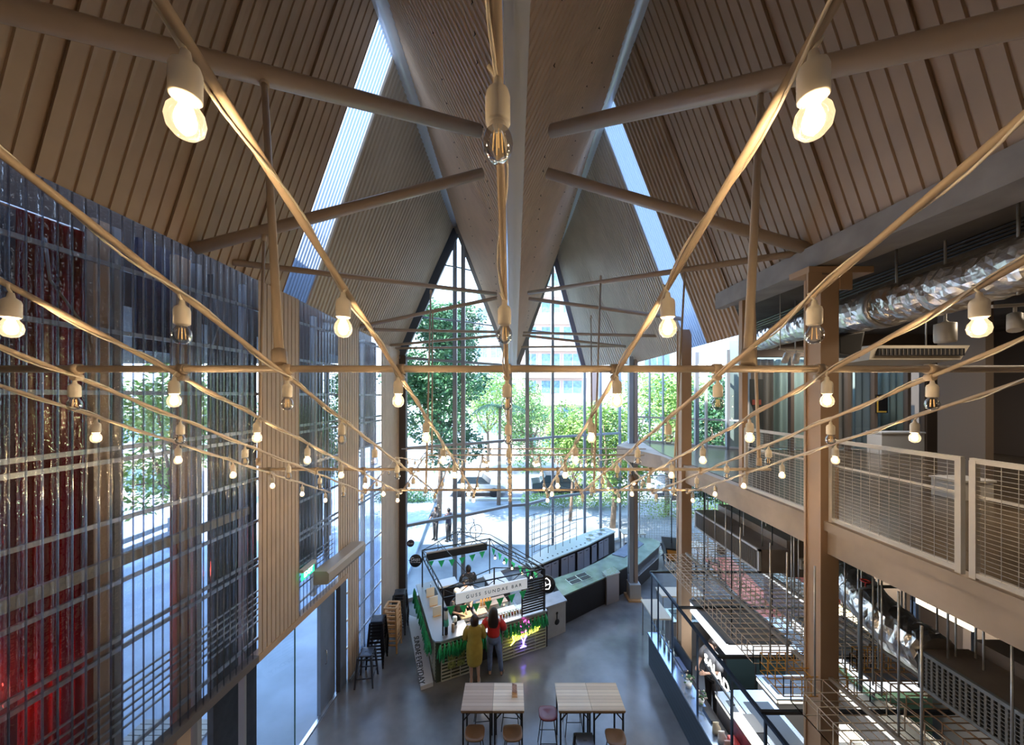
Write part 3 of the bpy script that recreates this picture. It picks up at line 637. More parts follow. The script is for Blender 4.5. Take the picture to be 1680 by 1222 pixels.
# ================================================================== LAMP STRINGS
def ordn(i): return ['first','second','third','fourth','fifth','sixth','seventh','eighth','ninth','tenth','eleventh','twelfth','thirteenth','fourteenth','fifteenth','sixteenth','seventeenth','eighteenth'][i]
KN = [(-1.0,7.1+1.02+.455),(5.94,5.42),(7.5,5.76),(9.4,5.34),(10.4,5.50)]
pipez = lambda Y: interp(KN, Y)
def cross_pipe(Y, z, x0, x1, r, label):
    t = thing('cross_pipe', label, 'pipe', ((x0+x1)/2,Y,z), 'horizontal pipes across the hall carrying the lamp strings')
    obj('tube', MB().tube([(x0,Y,z),(x1,Y,z)], r, 12), pipem, t); return t
LX = [-3.15,-2.55,-1.93,-1.31,-.65,-.03,.6,1.2,1.8,2.45,3.05]
CP = [(2.0,7.26,-3.6,3.6,.021,'nearest and thickest cross pipe, spanning the whole photo'),
      (4.44,6.15,-3.3,3.36,.020,'second cross pipe from the camera, spanning between the walls'),
      (5.94,5.47,-2.6,3.3,.019,'third cross pipe, the lowest of them in the photo'),
      (7.5,5.81,-1.9,2.9,.017,'fourth cross pipe, beyond the lowest one'),
      (10.2,5.53,-3.3,4.0,.017,'furthest cross pipe, just before the end glazing')]
for (Y,z,x0,x1,r,lb) in CP:
    t = cross_pipe(Y,z,x0,x1,r,lb)
    for x in LX:
        if x0-.01 < x < x1+.01:
            zz = pipez(Y); m = MB().tube([(x,Y,z+r+.006),(x+.0,Y,zz)], .010, 6)
            m.tube([(x-.022,Y,z),(x+.022,Y,z)], r+.009, 10)
            m.tube([(x,Y-.02,zz),(x,Y+.02,zz)], .021, 8)
            obj('clamp', m, pipem, t)
side = ['leftmost','second from the left','third from the left','fourth from the left','fifth from the left','central','fifth from the right','fourth from the right','third from the right','second from the right','rightmost']
# bulb prototypes
def bulb_proto(lit, name):
    t = thing(name, 'x', 'light bulb', (0,0,0))
    obj('socket', MB().lathe([(.0001,-.010),(.008,-.012),(.011,-.03),(.023,-.040),(.0265,-.052),(.0265,-.105),(.022,-.109),(.0001,-.109)], (0,0,0), 24), porcelain, t)
    g = obj('glass', MB().lathe([(.018,-.108),(.020,-.118),(.029,-.132),(.0325,-.150),(.029,-.168),(.018,-.181),(.0001,-.186)], (0,0,0), 24), litglass if lit else bulbglass, t)
    m = MB()
    if lit: m.lathe([(.0001,-.112),(.010,-.118),(.016,-.136),(.018,-.150),(.012,-.163),(.0001,-.172)], (0,0,0), 7)
    else:
        for k in range(4):
            a = k*PI/2+.4; m.tube([(.008*math.cos(a),.008*math.sin(a),-.122),(.011*math.cos(a),.011*math.sin(a),-.165)], .0012, 4)
    obj('filament', m, core_lit if lit else core_off, g)
    obj('lead', MB().tube([(0,0,-.012),(.004,.006,0),(0,.02,.018)], .005, 6), cablem, t)
    return t
def bulb_root(lit): return bulb_proto(lit, 'hanging_bulb')
protos = {}
rb = random.Random(4)
for i, x in enumerate(LX):
    lit = (abs(i-5) % 2 == 1)
    ends = [(-.6,5.94,7.5,9.4,10.3)]
    ylist = [-.6, 5.94, 7.5, 9.4, 10.3] if abs(i-5) <= 4 else [-.6, 5.94]
    t = thing('lamp_string', ('tan pipe wound with cable, %s of the eleven lamp strings' % side[i]), 'lamp string', (x, 2, pipez(2)), 'sloping tan pipes wound with cable')
    m = MB()
    for a, b in zip(ylist, ylist[1:]): m.tube([(x,a,pipez(a)),(x,b,pipez(b))], .0115, 12)
    obj('conduit_pipe', m, pipem, t)
    m = MB(); pts = []; ye = ylist[-1]; n = int((ye+.6)*16)
    ph = rb.uniform(0, 6)
    for k in range(n+1):
        Y = lerp(-.6, ye, k/n); a = Y*2*PI/.64+ph; rr = .015+.006*math.sin(a*.5+ph)**2
        pts.append((x+rr*math.cos(a), Y, pipez(Y)+rr*math.sin(a)))
    m.tube(pts, .0042, 6); obj('cable', m, cablem, t)
    nb = 0
    for k in range(17):
        Y = .70+.635*k+(.02 if i % 2 else -.02)
        if Y > ylist[-1]-.05: continue
        vis = x/Y*560+840
        if vis < -25 or vis > 1705: continue
        if abs(Y-5.94) < .08: Y += .12
        lab = '%s bulb, %s from the camera on the %s' % ('glowing white' if lit else 'clear unlit', ordn(nb), 'central lamp string' if i == 5 else 'lamp string '+side[i])
        loc = (x, Y, pipez(Y)-.012)
        key = lit
        if key not in protos:
            b_ = bulb_root(lit); b_.location = loc; b_['label'] = lab; b_['group'] = 'bulbs hanging from the lamp strings'; protos[key] = b_
        else: dup(protos[key], loc, rb.uniform(0, 6), lab, 'bulbs hanging from the lamp strings')
        nb += 1

# ================================================================== KIOSK
Cn = Vector((-1.86, 8.42, 0)); u = Vector((.914,.406,0)); v = Vector((-.406,.914,0))
def K(s, t, z=0): p = Cn+u*s+v*t; return (p.x, p.y, z)
def kbox(m, s0, t0, z0, s1, t1, z1):
    return m.hexa([K(s0,t0,z0),K(s1,t0,z0),K(s1,t1,z0),K(s0,t1,z0),K(s0,t0,z1),K(s1,t0,z1),K(s1,t1,z1),K(s0,t1,z1)])
alu = mat('brushed_counter_top', (.44,.46,.50), .3, .5)
gridw = mat('white_grid_panel', (.52,.54,.48), .5)
shade = mat('dark_panel', (.025,.022,.025), .5)
kt = thing('sundae_kiosk', 'square sundae kiosk with counters, green tassels and an open black truss frame', 'kiosk', K(1.5,1.4,0))
# counters
def ktop(pts, z0, z1): return MB().prism([K(*p)[:2] for p in pts], z0, z1)
obj('counter_top', ktop([(.10,-.02),(.85,-.02),(.85,.55),(.55,.55),(.55,2.85),(-.08,2.85),(-.08,.16),(-.03,.04)], 1.0, 1.04), alu, kt)
obj('counter_top', ktop([(1.72,-.02),(3.12,-.02),(3.12,.55),(1.72,.55)], 1.0, 1.04), alu, kt)
obj('service_shelf', ktop([(.85,.02),(1.72,.02),(1.72,.6),(.85,.6)], .86, .9), steel, kt)
obj('rear_counter_top', ktop([(.0,2.45),(1.2,2.45),(1.2,2.9),(.0,2.9)], .95, 1.0), white, kt)
obj('rear_counter_top', ktop([(2.1,1.6),(2.75,1.6),(2.75,2.6),(2.1,2.6)], .95, 1.0), white, kt)
m = MB(); kbox(m, .0,.04,0, .85,.5,1.0); kbox(m, .0,.5,0, .5,2.8,1.0); obj('counter_body', m, mat('body_dark_green', (.05,.07,.05), .6), kt)
m = MB(); kbox(m, 1.74,.04,0, 3.1,.5,1.0); obj('counter_body', m, mat('body_grey', (.23,.22,.19), .6), kt)
m = MB(); kbox(m, .86,.25,0, 1.73,.5,.86); obj('counter_body', m, shade, kt)
obj('rear_body', kbox(MB(), .05,2.5,0, 1.15,2.85,.95), shade, kt); obj('rear_body', kbox(MB(), 2.15,1.65,0, 2.7,2.55,.95), shade, kt)
m = MB(); kbox(m, .86,.02,0, .89,.04,.86); kbox(m, 1.70,.02,0, 1.74,.1,1.0); kbox(m, 3.08,.0,0, 3.14,.1,1.0); obj('dark_edge', m, shade, kt)
def grid(s0, s1, z0, z1, dz, ds, t, name='grid_front'):
    m = MB(); z = z0
    while z <= z1+.001: m.bar(K(s0,t,z), K(s1,t,z), .035, .018); z += dz
    n = max(1, round((s1-s0)/ds))
    for k in range(n+1): s = lerp(s0, s1, k/n); m.bar(K(s,t-.005,z0), K(s,t-.005,z1), .018, .018)
    return m
obj('grid_front', grid(.12,.84,.02,.98,.085,.24,.01), gridw, kt)
obj('grid_front', grid(1.76,3.08,.02,.98,.085,.33,.01), gridw, kt)
m = MB(); z = .02
while z < .99: m.bar(K(-.01,.12,z), K(-.01,2.7,z), .035, .018); z += .085
for k in range(9): m.bar(K(-.02,.12+.32*k,.02), K(-.02,.12+.32*k,.98), .018, .018)
obj('grid_side', m, gridw, kt)
m = MB()
for a in (.38, .62):
    for z in (.36, .56, .76):
        kbox(m, a-.1,-.012,z-.085, a+.1,.03,z+.085)
obj('green_box_row', m, mat('leafy_green_boxes', (.10,.26,.05), .5, var=.8, vscale=22, var2=(.45,.55,.2)), kt)
# tassels
rt = random.Random(5)
def tassels(path, n, z, name='tassel_fringe'):
    m = MB()
    for k in range(n):
        f = (k+.5)/n; p = path(f); L = rt.uniform(.27,.40)
        for j in range(12):
            a = rt.uniform(0, 2*PI); r1 = rt.uniform(.02,.085)
            q = (p[0]+math.cos(a)*r1, p[1]+math.sin(a)*r1, z-L*rt.uniform(.85,1.05))
            m.tube([(p[0]+math.cos(a)*.008, p[1]+math.sin(a)*.008, z), ((p[0]+q[0])/2+math.cos(a)*.01,(p[1]+q[1])/2+math.sin(a)*.01,(z+q[2])/2), q], [.010,.017,.010], 4)
        m.ball((p[0],p[1],z), .016, 6, 4)
    return m
obj('tassel_fringe', tassels(lambda f: K(lerp(.02,.86,f),-.08), 8, .98), tealm, kt)
obj('tassel_fringe', tassels(lambda f: K(lerp(1.78,3.1,f),-.08), 11, .98), tealm, kt)
obj('tassel_fringe', tassels(lambda f: K(lerp(.86,1.72,f),.0), 9, .86), tealm, kt)
obj('tassel_fringe', tassels(lambda f: K(-.15,lerp(.1,2.8,f)), 20, .98), tealm, kt)
# frame
FL, FR, BR, BL = (-1.75,8.66), (.90,9.70), (-.77,11.75), (-2.85,10.85)
zt = 2.2; ring = [FL,FR,BR,BL]
m = MB()
for z in (zt, zt-.22):
    for a, b in zip(ring, ring[1:]+ring[:1]): m.bar((*a,z),(*b,z), .028)
for p in ring: m.bar((*p,1.0),(*p,zt+.02), .035)
for a, b in zip(ring, ring[1:]+ring[:1]):
    A_, B_ = Vector((*a,0)), Vector((*b,0)); n = 8
    for k in range(n): m.bar(A_.lerp(B_,k/n)+Vector((0,0,zt-.22 if k%2 else zt)), A_.lerp(B_,(k+1)/n)+Vector((0,0,zt if k%2 else zt-.22)), .014)
obj('truss_frame', m, black, kt)
m = MB(); mid = lambda a, b, f=.5: ((a[0]+(b[0]-a[0])*f), (a[1]+(b[1]-a[1])*f))
pk = [(*mid(BL,BR,.5), 2.62), (*mid(FL,FR,.48), 2.50), (*mid(BL,BR,.22), 2.42), (*mid(BL,BR,.78), 2.46)]
for a, b in (((*BL,zt),pk[0]),(pk[0],(*BR,zt+.15)),((*FL,zt),pk[1]),(pk[1],(*FR,zt)),(pk[0],(*FR,zt)),(pk[2],(*mid(FL,FR,.3),zt)),((*BR,zt+.15),(*FR,zt+.1))):
    m.tube([a, b], .012, 6)
for p in pk: m.tube([p, (p[0],p[1],zt)], .010, 6)
m.tube([pk[1], (pk[1][0],pk[1][1],1.9)], .02, 6)
obj('roof_rod', m, black, kt)
# louvre screen at the right front
m = MB()
for k in range(13): kbox(m, 2.35,.02,1.08+.072*k, 3.05,.05,1.10+.072*k+.022)
kbox(m, 2.34,.02,1.04, 2.37,.06,2.05); kbox(m, 3.05,.02,1.04, 3.08,.06,2.2)
obj('louvre_screen', m, shade, kt)
# neon
nt_ = obj('neon_backing', kbox(MB(), 2.0,-.06,.3, 2.7,-.055,.9), thin_glass('neon_acrylic', (.97,.97,.97), .08), kt)
def neon(name, col, pts, strength=9, r=.011, parent=nt_):
    mm = mat(name+'_glow', col, emit=col, estr=strength)
    return obj(name, MB().tube([K(a, -.075, b) for a, b in pts], r, 6), mm, parent)
neon('neon_cup', (1,.08,.55), [(2.28,.68),(2.20,.76),(2.25,.86),(2.33,.80),(2.34,.95),(2.41,.99),(2.44,.84),(2.50,.94),(2.54,.82),(2.47,.72),(2.38,.66),(2.28,.68)], 4)
neon('neon_stem', (.25,.16,1), [(2.28,.55),(2.34,.42),(2.34,.30),(2.25,.27),(2.43,.27),(2.35,.30),(2.36,.42),(2.44,.55)], 9)
neon('neon_script', (1,.95,.08), [(2.10,.66),(2.02,.62),(2.05,.56),(2.08,.50),(1.96,.42)], 9)
Mx = Vector((*K(1.93,-.08)[:2], .45)); 
ct = text('Sundae Bar', .21, frameM(K(2.02,-.085,.56), u+Vector((0,0,.14)), (0,0,1)), mat('yellow_neon_glow', (1,.95,.1), emit=(1,.93,.08), estr=4.5), nt_, 'neon_script', shear=.45, bevel=.0035, space=.85)
# sign board
t = thing('kiosk_sign', 'long white sign board lettered over the kiosk front', 'sign', (-.9,8.95,1.8))
a, b = Vector((-1.42,8.68,0)), Vector((.42,9.42,0)); sd = (b-a).normalized(); nn = Vector((sd.y,-sd.x,0))
obj('board', MB().hexa([a+Vector((0,0,1.80)),b+Vector((0,0,1.80)),b-nn*.06+Vector((0,0,1.80)),a-nn*.06+Vector((0,0,1.80)),a+Vector((0,0,2.07)),b+Vector((0,0,2.07)),b-nn*.06+Vector((0,0,2.07)),a-nn*.06+Vector((0,0,2.07))]), mat('white_sign_board', (.82,.86,.9), .5, emit=(.8,.9,1), estr=.25), t)
text('GUSS SUNDAE BAR', .125, frameM(a.lerp(b,.52)+nn*.004+Vector((0,0,1.935)), sd, (0,0,1)), ink, t, align='CENTER', space=1.55)
# rear fascia
t = thing('kiosk_fascia', 'long black fascia board at the rear of the kiosk frame', 'sign', (-1.8,11.2,1.95))
a, b = Vector((*mid(BL,BR,.06),0)), Vector((*mid(BL,BR,.96),0)); q = Vector((.0,-.05,0))
obj('board', MB().hexa([a+q+Vector((0,0,1.85)),b+q+Vector((0,0,1.85)),b+Vector((0,0,1.85)),a+Vector((0,0,1.85)),a+q+Vector((0,0,2.08)),b+q+Vector((0,0,2.08)),b+Vector((0,0,2.08)),a+Vector((0,0,2.08))]), black, t)
obj('top_edge', MB().bar(a+q/2+Vector((0,0,2.10)), b+q/2+Vector((0,0,2.10)), .07, .04), white_steel, t)
# pennants
def pennants(a, b, n, z, label):
    t = thing('pennant_string', label, 'bunting', ((a[0]+b[0])/2,(a[1]+b[1])/2,z-.2), 'green pennant strings on the kiosk')
    A_, B_ = Vector((a[0],a[1],0)), Vector((b[0],b[1],0)); d = (B_-A_).normalized()
    sag = lambda f: z-.10*math.sin(PI*f)
    obj('cord', MB().tube([A_.lerp(B_,k/12)+Vector((0,0,sag(k/12))) for k in range(13)], .004, 5), white_steel, t)
    for k in range(n):
        f = (k+.5)/n; p = A_.lerp(B_, f); zz = sag(f)
        nrm = Vector((d.y,-d.x,0))*.003
        vs = [p-d*.105+Vector((0,0,zz)), p+d*.105+Vector((0,0,zz)), p+Vector((0,0,zz-.23))]
        m = MB().add([x+nrm for x in vs]+[x-nrm for x in vs], [(0,1,2),(5,4,3),(0,2,5,3),(2,1,4,5),(1,0,3,4)])
        obj('pennant', m, flaggreen, t)
pennants((-1.70,8.60), (.45,9.40), 7, 1.80, 'green pennants hanging in a line below the white kiosk sign')
pennants((-2.75,10.80), (-.85,11.6), 6, 1.88, 'green pennants below the black fascia at the kiosk rear')
pennants((-.73,11.6), (.80,9.80), 7, 2.0, 'green pennants along the right side of the kiosk frame')
# kiosk lamps
for k, (x, y) in enumerate(((-.55,10.9+.15),(-.25,10.75),(.0,10.4),(.3,10.1),(.55,9.85))):
    t = thing('kiosk_bulb', 'small dark-socket bulb, %s along the right side of the kiosk frame from the rear' % ordn(k), 'light bulb', (x,y,1.8), 'bulbs along the right side of the kiosk')
    obj('socket', MB().lathe([(.004,1.98),(.02,1.96),(.02,1.90),(.0001,1.90)], (x,y,0), 8), black, t)
    obj('glass', MB().ball((x,y,1.86), .035, 8, 6), mat('small_bulb_glow', (1,.9,.7), emit=(1,.8,.5), estr=10), t)
area_lamp('kiosk_lamp', K(1.2,.9,1.75), .9, 13, (1,.84,.62), (0,0,-1), .5)
area_lamp('kiosk_lamp', K(2.3,.7,1.75), .6, 7, (1,.9,.78), (0,0,-1), .4)
# round logo signs
def roundel(c, n, r, label, lines, rim=black):
    t = thing('round_sign', label, 'sign', (c[0],c[1],c[2]-r)); n = Vector(n).normalized()
    obj('disc', MB().lathe([(.0001,-.02),(r,-.02),(r,.02),(.0001,.02)], c, 28, n), rim, t)
    x = Vector((0,0,1)).cross(n).normalized()
    for body, size, dz in lines:
        text(body, size, frameM(Vector(c)+n*.024+Vector((0,0,dz)), x, (0,0,1)), white, t, align='CENTER')
    obj('bracket', MB().tube([Vector(c), Vector(c)-n*.02-x*r*1.2], .01, 5), black, t); return t
roundel((-3.02,10.7,1.95), (.0,-1,.12), .19, 'round black sign with white script at the left of the kiosk', [('Guss',.15,.05),('Sundae',.11,-.05)])
t = thing('round_sign', 'round black sign with a white leaf outline at the right end of the kiosk', 'sign', (1.02,9.9,1.55)); c = Vector((1.0,9.78,1.72)); n_ = Vector((-.25,-.95,.1)).normalized()
obj('disc', MB().lathe([(.0001,-.05),(.24,-.05),(.24,.02),(.0001,.02)], c, 28, n_), black, t)
x_ = Vector((0,0,1)).cross(n_).normalized(); P = lambda a, b: c+n_*.028+x_*a+Vector((0,0,b))
obj('leaf_outline', MB().tube([P(-.10,-.15),(P(-.10,.02)),P(-.07,.14),P(0,.18),P(.08,.12),P(.10,-.02),P(.06,-.12),P(-.10,-.15)], .014, 6).tube([P(-.10,-.15),P(-.02,-.02),P(-.07,.14)], .012, 6).tube([P(-.02,-.02),P(.09,.03)], .012, 6), mat('lit_outline', (1,1,1), emit=(1,1,1), estr=1.2), t)
obj('bracket', MB().tube([c, (1.0,9.9,1.72), (.9,9.7,1.72)], .012), black, t)
roundel((-3.45,11.62,2.1), (.1,-1,0), .12, 'reflection of the round script sign, modelled as a small disc by the dark corner post', [('Guss',.09,.0)], mat('reflected_disc', (.06,.06,.08), .5))  # mirror image of the round sign in the glass, built as an object
# things on the kiosk counters
def kthing(name, label, cat, s, t_, z, parts, group=None):
    T = thing(name, label, cat, K(s,t_,z), group)
    for pn, fn, mm in parts:
        m = MB(); fn(m); obj(pn, m, mm, T)
    return T
def cyl(s, t_, z0, z1, r): return lambda m: m.lathe([(.0001,z0),(r,z0),(r,z1),(.0001,z1)], K(s,t_,0), 10)
kthing('drink_tumbler', 'tall white and teal cup dispenser standing on the kiosk corner', 'dispenser', .28,.18,1.04, [('base', cyl(.28,.18,1.04,1.26,.045), black), ('body', cyl(.28,.18,1.26,1.42,.065), mat('teal_label', (.1,.55,.45), .4)), ('upper_body', cyl(.28,.18,1.42,1.66,.055), white), ('lid', cyl(.28,.18,1.66,1.72,.06), darkblue)])
kthing('cup_stack', 'stack of brown paper cups on the kiosk corner', 'cup stack', .46,.2,1.04, [('cups', cyl(.46,.2,1.04,1.24,.04), mat('kraft', (.5,.36,.24), .7))])
kthing('toy_dispenser', 'white and black striped jar on the kiosk corner beside the paper cups', 'jar', .55,.36,1.04, [('jar', cyl(.55,.36,1.04,1.3,.06), white), ('band', cyl(.55,.36,1.12,1.2,.062), black)])
kthing('order_tablet', 'white tablet on a stand at the kiosk service shelf', 'tablet', .98,.12,.9, [('screen', lambda m: m.hexa([K(.9,.05,.93),K(1.06,.05,.93),K(1.06,.16,1.02),K(.9,.16,1.02),K(.9,.045,.945),K(1.06,.045,.945),K(1.06,.155,1.035),K(.9,.155,1.035)]), white), ('stand', cyl(.98,.13,.9,.96,.03), black)])
lit_menu = mat('lit_menu', (.9,.75,.5), .5, emit=(1,.75,.42), estr=.9)
for k, (s, c_) in enumerate(((.80,'orange'),(1.22,'pinkish'))):
    kthing('display_tray', 'brightly lit %s topping tray behind the kiosk counter' % c_, 'display tray', s+.15,.75,.9, [('tray', lambda m, s=s: kbox(m, s,.62,.9, s+.36,.95,.98), steel), ('food', lambda m, s=s: kbox(m, s+.02,.64,.975, s+.34,.93,1.0), mat(c_+'_food', (.85,.5,.25) if k == 0 else (.85,.45,.35), .6, var=.5, vscale=25)), ('glass_cover', lambda m, s=s: kbox(m, s,.6,1.02, s+.36,.62,1.22), clear)])
jarcols = [(.7,.1,.08),(.55,.4,.1),(.8,.75,.6),(.2,.4,.15),(.7,.2,.2),(.75,.6,.2),(.4,.2,.1),(.8,.8,.75)]
for k in range(8):
    s = 1.80+.085*k
    cn = ['red','mustard','cream','green','pink','yellow','brown','white'][k]
    kthing('topping_jar', 'small jar of %s toppings, %s in the row on the right kiosk counter' % (cn, ordn(k)), 'jar', s,.22,1.04, [('jar', cyl(s,.22,1.04,1.12,.032), mat('jar_'+cn, jarcols[k], .4)), ('lid', cyl(s,.22,1.12,1.135,.034), steel)], 'topping jars on the right kiosk counter')
kthing('glass_case', 'low glass case with pale bowls on the right kiosk counter', 'display case', 2.0,.45,1.04, [('base', lambda m: kbox(m, 1.78,.34,1.04, 2.33,.55,1.08), white), ('glass', lambda m: kbox(m, 1.78,.34,1.08, 2.33,.55,1.2), clear)])
for k in range(4):
    kthing('syrup_bottle', 'amber syrup bottle, %s from the left on the shelf inside the kiosk' % ordn(k), 'bottle', 1.5+.09*k,1.0,1.0, [('bottle', lambda m, k=k: m.lathe([(.0001,1.0),(.035,1.0),(.035,1.16),(.012,1.2),(.012,1.25),(.0001,1.25)], K(1.5+.09*k,1.0,0), 10), mat('amber', (.6,.33,.1), .3)), ('cap', cyl(1.5+.09*k,1.0,1.25,1.27,.014), white)], 'syrup bottles in the kiosk')
kthing('back_shelf', 'steel shelf unit in the middle of the kiosk', 'shelf', 1.9,1.0,0, [('body', lambda m: kbox(m, 1.4,.9,0, 2.3,1.25,1.0), mat('warm_shelf', (.32,.26,.22), .5))])
for k in range(3):
    kthing('menu_card', 'pale menu card standing on the left side counter of the kiosk, %s from the front' % ordn(k), 'menu', .2,1.0+.5*k,1.04, [('card', lambda m, k=k: kbox(m, .1,1.0+.5*k,1.04, .34,1.02+.5*k,1.30), mat('cream_card', (.8,.76,.66), .6)), ('foot', lambda m, k=k: kbox(m, .12,.97+.5*k,1.04, .32,1.05+.5*k,1.05), lightwood)], 'menu cards on the side counter')
kthing('sink_unit', 'small dark sink set in the left side counter of the kiosk', 'sink', .3,2.2,1.04, [('basin_rim', lambda m: kbox(m, .12,2.0,1.04, .45,2.4,1.05), black), ('tap', lambda m: m.tube([K(.3,2.42,1.04),K(.3,2.42,1.2),K(.3,2.3,1.2)], .012), steel)])
# fold mat with letters
t = thing('kiosk_ramp', 'long pale lettered plinth on the floor at the left of the kiosk', 'plinth', (-2.6,9.6,0))
mp = [(-2.20,8.24),(-1.93,8.36),(-2.82,10.72),(-3.35,10.95)]
obj('plinth', MB().prism(mp, 0, .10), mat('pale_plinth', (.62,.64,.68), .45), t)
dirm = Vector((.345,-.94,0))
text('SUNDAE EVERYDAY', .205, frameM((-2.80,9.95,.105), dirm, (.94,.345,0)), ink, t, space=.95)

# ================================================================== BAR ISLANDS
blackpanel = mat('black_board_front', (.022,.022,.026), .5)
gtop = mat('glossy_top_green_reflection', (.34,.42,.36), .08, .3, var=.2)  # greyish top with the green of reflected trees tinted into its colour
t = thing('bar_island', 'long glossy-topped bar island with a black boarded front', 'bar counter', (3.3,12.5,0))
top = [(1.57,10.57),(3.27,11.72),(4.25,12.45),(4.5,12.40),(6.1,14.10),(6.3,14.5),(6.1,14.85),(5.5,15.0),(4.78,14.2),(3.45,12.95),(2.43,12.16),(1.34,11.53)]
obj('worktop', MB().prism(top, .88, .92), gtop, t)
cx_, cy_ = 3.6, 12.8
ins = [(x+(cx_-x)*.03, y+(cy_-y)*.03) for x, y in top]
obj('body', MB().prism(ins, 0, .88), blackpanel, t)
m = MB()
for k in range(34):
    f = k/34; a = mixv((1.60,10.60),(3.27,11.73), f); m.bar((a[0]+.01,a[1]-.012,.02),(a[0]+.01,a[1]-.012,.88), .006)
obj('board_joints', m, shade, t)
obj('lower_ledge', MB().prism([(4.55,12.30),(6.25,14.1),(6.35,14.45),(4.5,12.75)], .60, .64), steel, t)
m = MB().prism([(4.3,13.05),(5.5,14.25),(5.3,14.8),(3.9,13.3)], .92, .95); obj('slate_slab', m, mat('slate_blue_boards', (.16,.19,.25), .5, var=.2), t)
t = thing('induction_hob', 'black panel hob set into the bar island top', 'hob', (2.4,11.6,.92))
obj('frame', MB().prism([(1.95,11.15),(2.75,11.62),(2.55,12.0),(1.78,11.5)], .92, .935), steel, t)
for a, b, c_, d in (((1.98,11.20),(2.32,11.40),(2.24,11.55),(1.90,11.34)),((2.37,11.43),(2.70,11.63),(2.62,11.78),(2.29,11.58)),((1.88,11.38),(2.22,11.58),(2.15,11.72),(1.82,11.51)),((2.27,11.61),(2.60,11.81),(2.53,11.95),(2.20,11.75))):
    obj('hob_plate', MB().prism([a,b,c_,d], .935, .942), black, t)
t = thing('drinks_cabinet', 'upright steel cabinet built against the front of the bar island', 'cabinet', (3.5,11.8,0))
obj('body', MB().prism([(3.22,11.60),(3.72,11.86),(3.62,12.2),(3.15,11.85)], 0, .97), mat('brushed_cabinet', (.42,.4,.42), .3, .6), t)
obj('top', MB().prism([(3.20,11.57),(3.75,11.84),(3.64,12.24),(3.12,11.88)], .97, 1.0), steel, t)
t = thing('menu_pedestal', 'grey pedestal with a black pan motif between the kiosk and the bar island', 'pedestal', (1.32,10.2,0))
ma, mb_ = Vector((1.05,9.98,0)), Vector((1.62,10.30,0)); dd = (mb_-ma).normalized(); nf = Vector((dd.y,-dd.x,0))
obj('body', MB().prism([tuple(ma)[:2],tuple(mb_)[:2],(1.45,10.75),(.85,10.4)], 0, .92), mat('grey_pedestal', (.34,.34,.34), .5, var=.1), t)
obj('top', MB().prism([(.98,9.93),(1.66,10.28),(1.48,10.8),(.80,10.42)], .92, .96), mat('grey_slab_top', (.36,.38,.42), .4, var=.2), t)
c = ma.lerp(mb_,.5)+nf*.004
obj('pan_motif', MB().lathe([(.0001,0),(.085,0),(.085,.006),(.0001,.006)], c+Vector((0,0,.40)), 18, nf).tube([c+nf*.004+Vector((0,0,.46)), c+nf*.004+Vector((0,0,.62))], .016, 6).lathe([(.02,0),(.04,0),(.04,.006),(.02,.006)], c+Vector((0,0,.66)), 14, nf), ink, t)
t = thing('service_counter', 'curved rear service counter with pale doors and a white top', 'counter', (2.6,14,0))
fr = [(.72,12.23),(1.84,13.1),(3.1,14.05),(3.95,14.85),(4.7,15.5)]
re = [(.50,12.75),(1.30,13.75),(2.4,14.6),(3.4,15.4),(4.4,16.0)]
obj('worktop', MB().prism(fr+re[::-1], .92, .97), mat('mint_white_top', (.62,.70,.66), .15), t)
obj('body', MB().prism([(x-.03,y+.05) for x,y in fr]+[(x+.05,y-.08) for x,y in re[::-1]], 0, .92), shade, t)
dcm = mat('mauve_grey_door', (.36,.36,.41), .4)
L_ = [0]
for a, b in zip(fr, fr[1:]): L_.append(L_[-1]+math.dist(a, b))
def onf(d): 
    for i in range(len(fr)-1):
        if d <= L_[i+1]+1e-6: f = (d-L_[i])/(L_[i+1]-L_[i]); return mixv(fr[i], fr[i+1], f)
    return fr[-1]
d = .05
while d < L_[-1]-.45:
    a, b = Vector((*onf(d),0)), Vector((*onf(d+.36),0)); e = (b-a).normalized(); n2 = Vector((e.y,-e.x,0))
    dr = obj('door', MB().hexa([a+Vector((0,0,.12)),b+Vector((0,0,.12)),b+n2*.02+Vector((0,0,.12)),a+n2*.02+Vector((0,0,.12)),a+Vector((0,0,.84)),b+Vector((0,0,.84)),b+n2*.02+Vector((0,0,.84)),a+n2*.02+Vector((0,0,.84))]), dcm, t)
    c = a.lerp(b,.5)+n2*.022+Vector((0,0,.78)); obj('finger_slot', MB().bar(c-e*.06, c+e*.06, .008, .025), black, dr)
    d += .39 if int(d*10) % 3 else .52
m = MB()
for k in range(12):
    f = (k+.5)/12*.62; x, y = onf(f*L_[-1]); m.lathe([(.0001,.97),(.035,.97),(.035,.974),(.0001,.974)], (x-.10,y+.16,0), 10)
obj('cup_hole', m, ink, t); t.children[-1]['kind'] = 'stuff'
rp = random.Random(11)
for k in range(12):
    x, y = onf(L_[-1]*(.66+.028*k)); x += -.12-.13*(k % 2); y += .22+.15*(k % 2); r = rp.uniform(.09,.13)
    solo('serving_plate', MB().lathe([(.0001,0),(r*.6,0),(r,.02),(r*.97,.024),(r*.55,.008),(.0001,.008)], (x,y,.971), 16), white if k % 3 else steel, '%s serving plate, %s from the near end on the rear counter' % ('white' if k % 3 else 'steel', ordn(k)), 'plate', 'plates on the rear service counter')
t = thing('tray_rack', 'tall open wire rack of black rods standing on the rear counter', 'rack', (1.6,13.5,.97))
a, b = Vector((.75,12.75,0)), Vector((2.75,14.55,0)); m = MB()
for k in range(7):
    p = a.lerp(b, k/6); m.tube([p+Vector((0,0,.97)), p+Vector((0,0,2.5))], .012, 6); 
    q = p+Vector((-.22,.3,0)); m.tube([q+Vector((0,0,.97)), q+Vector((0,0,2.5))], .010, 6) if k % 2 else None
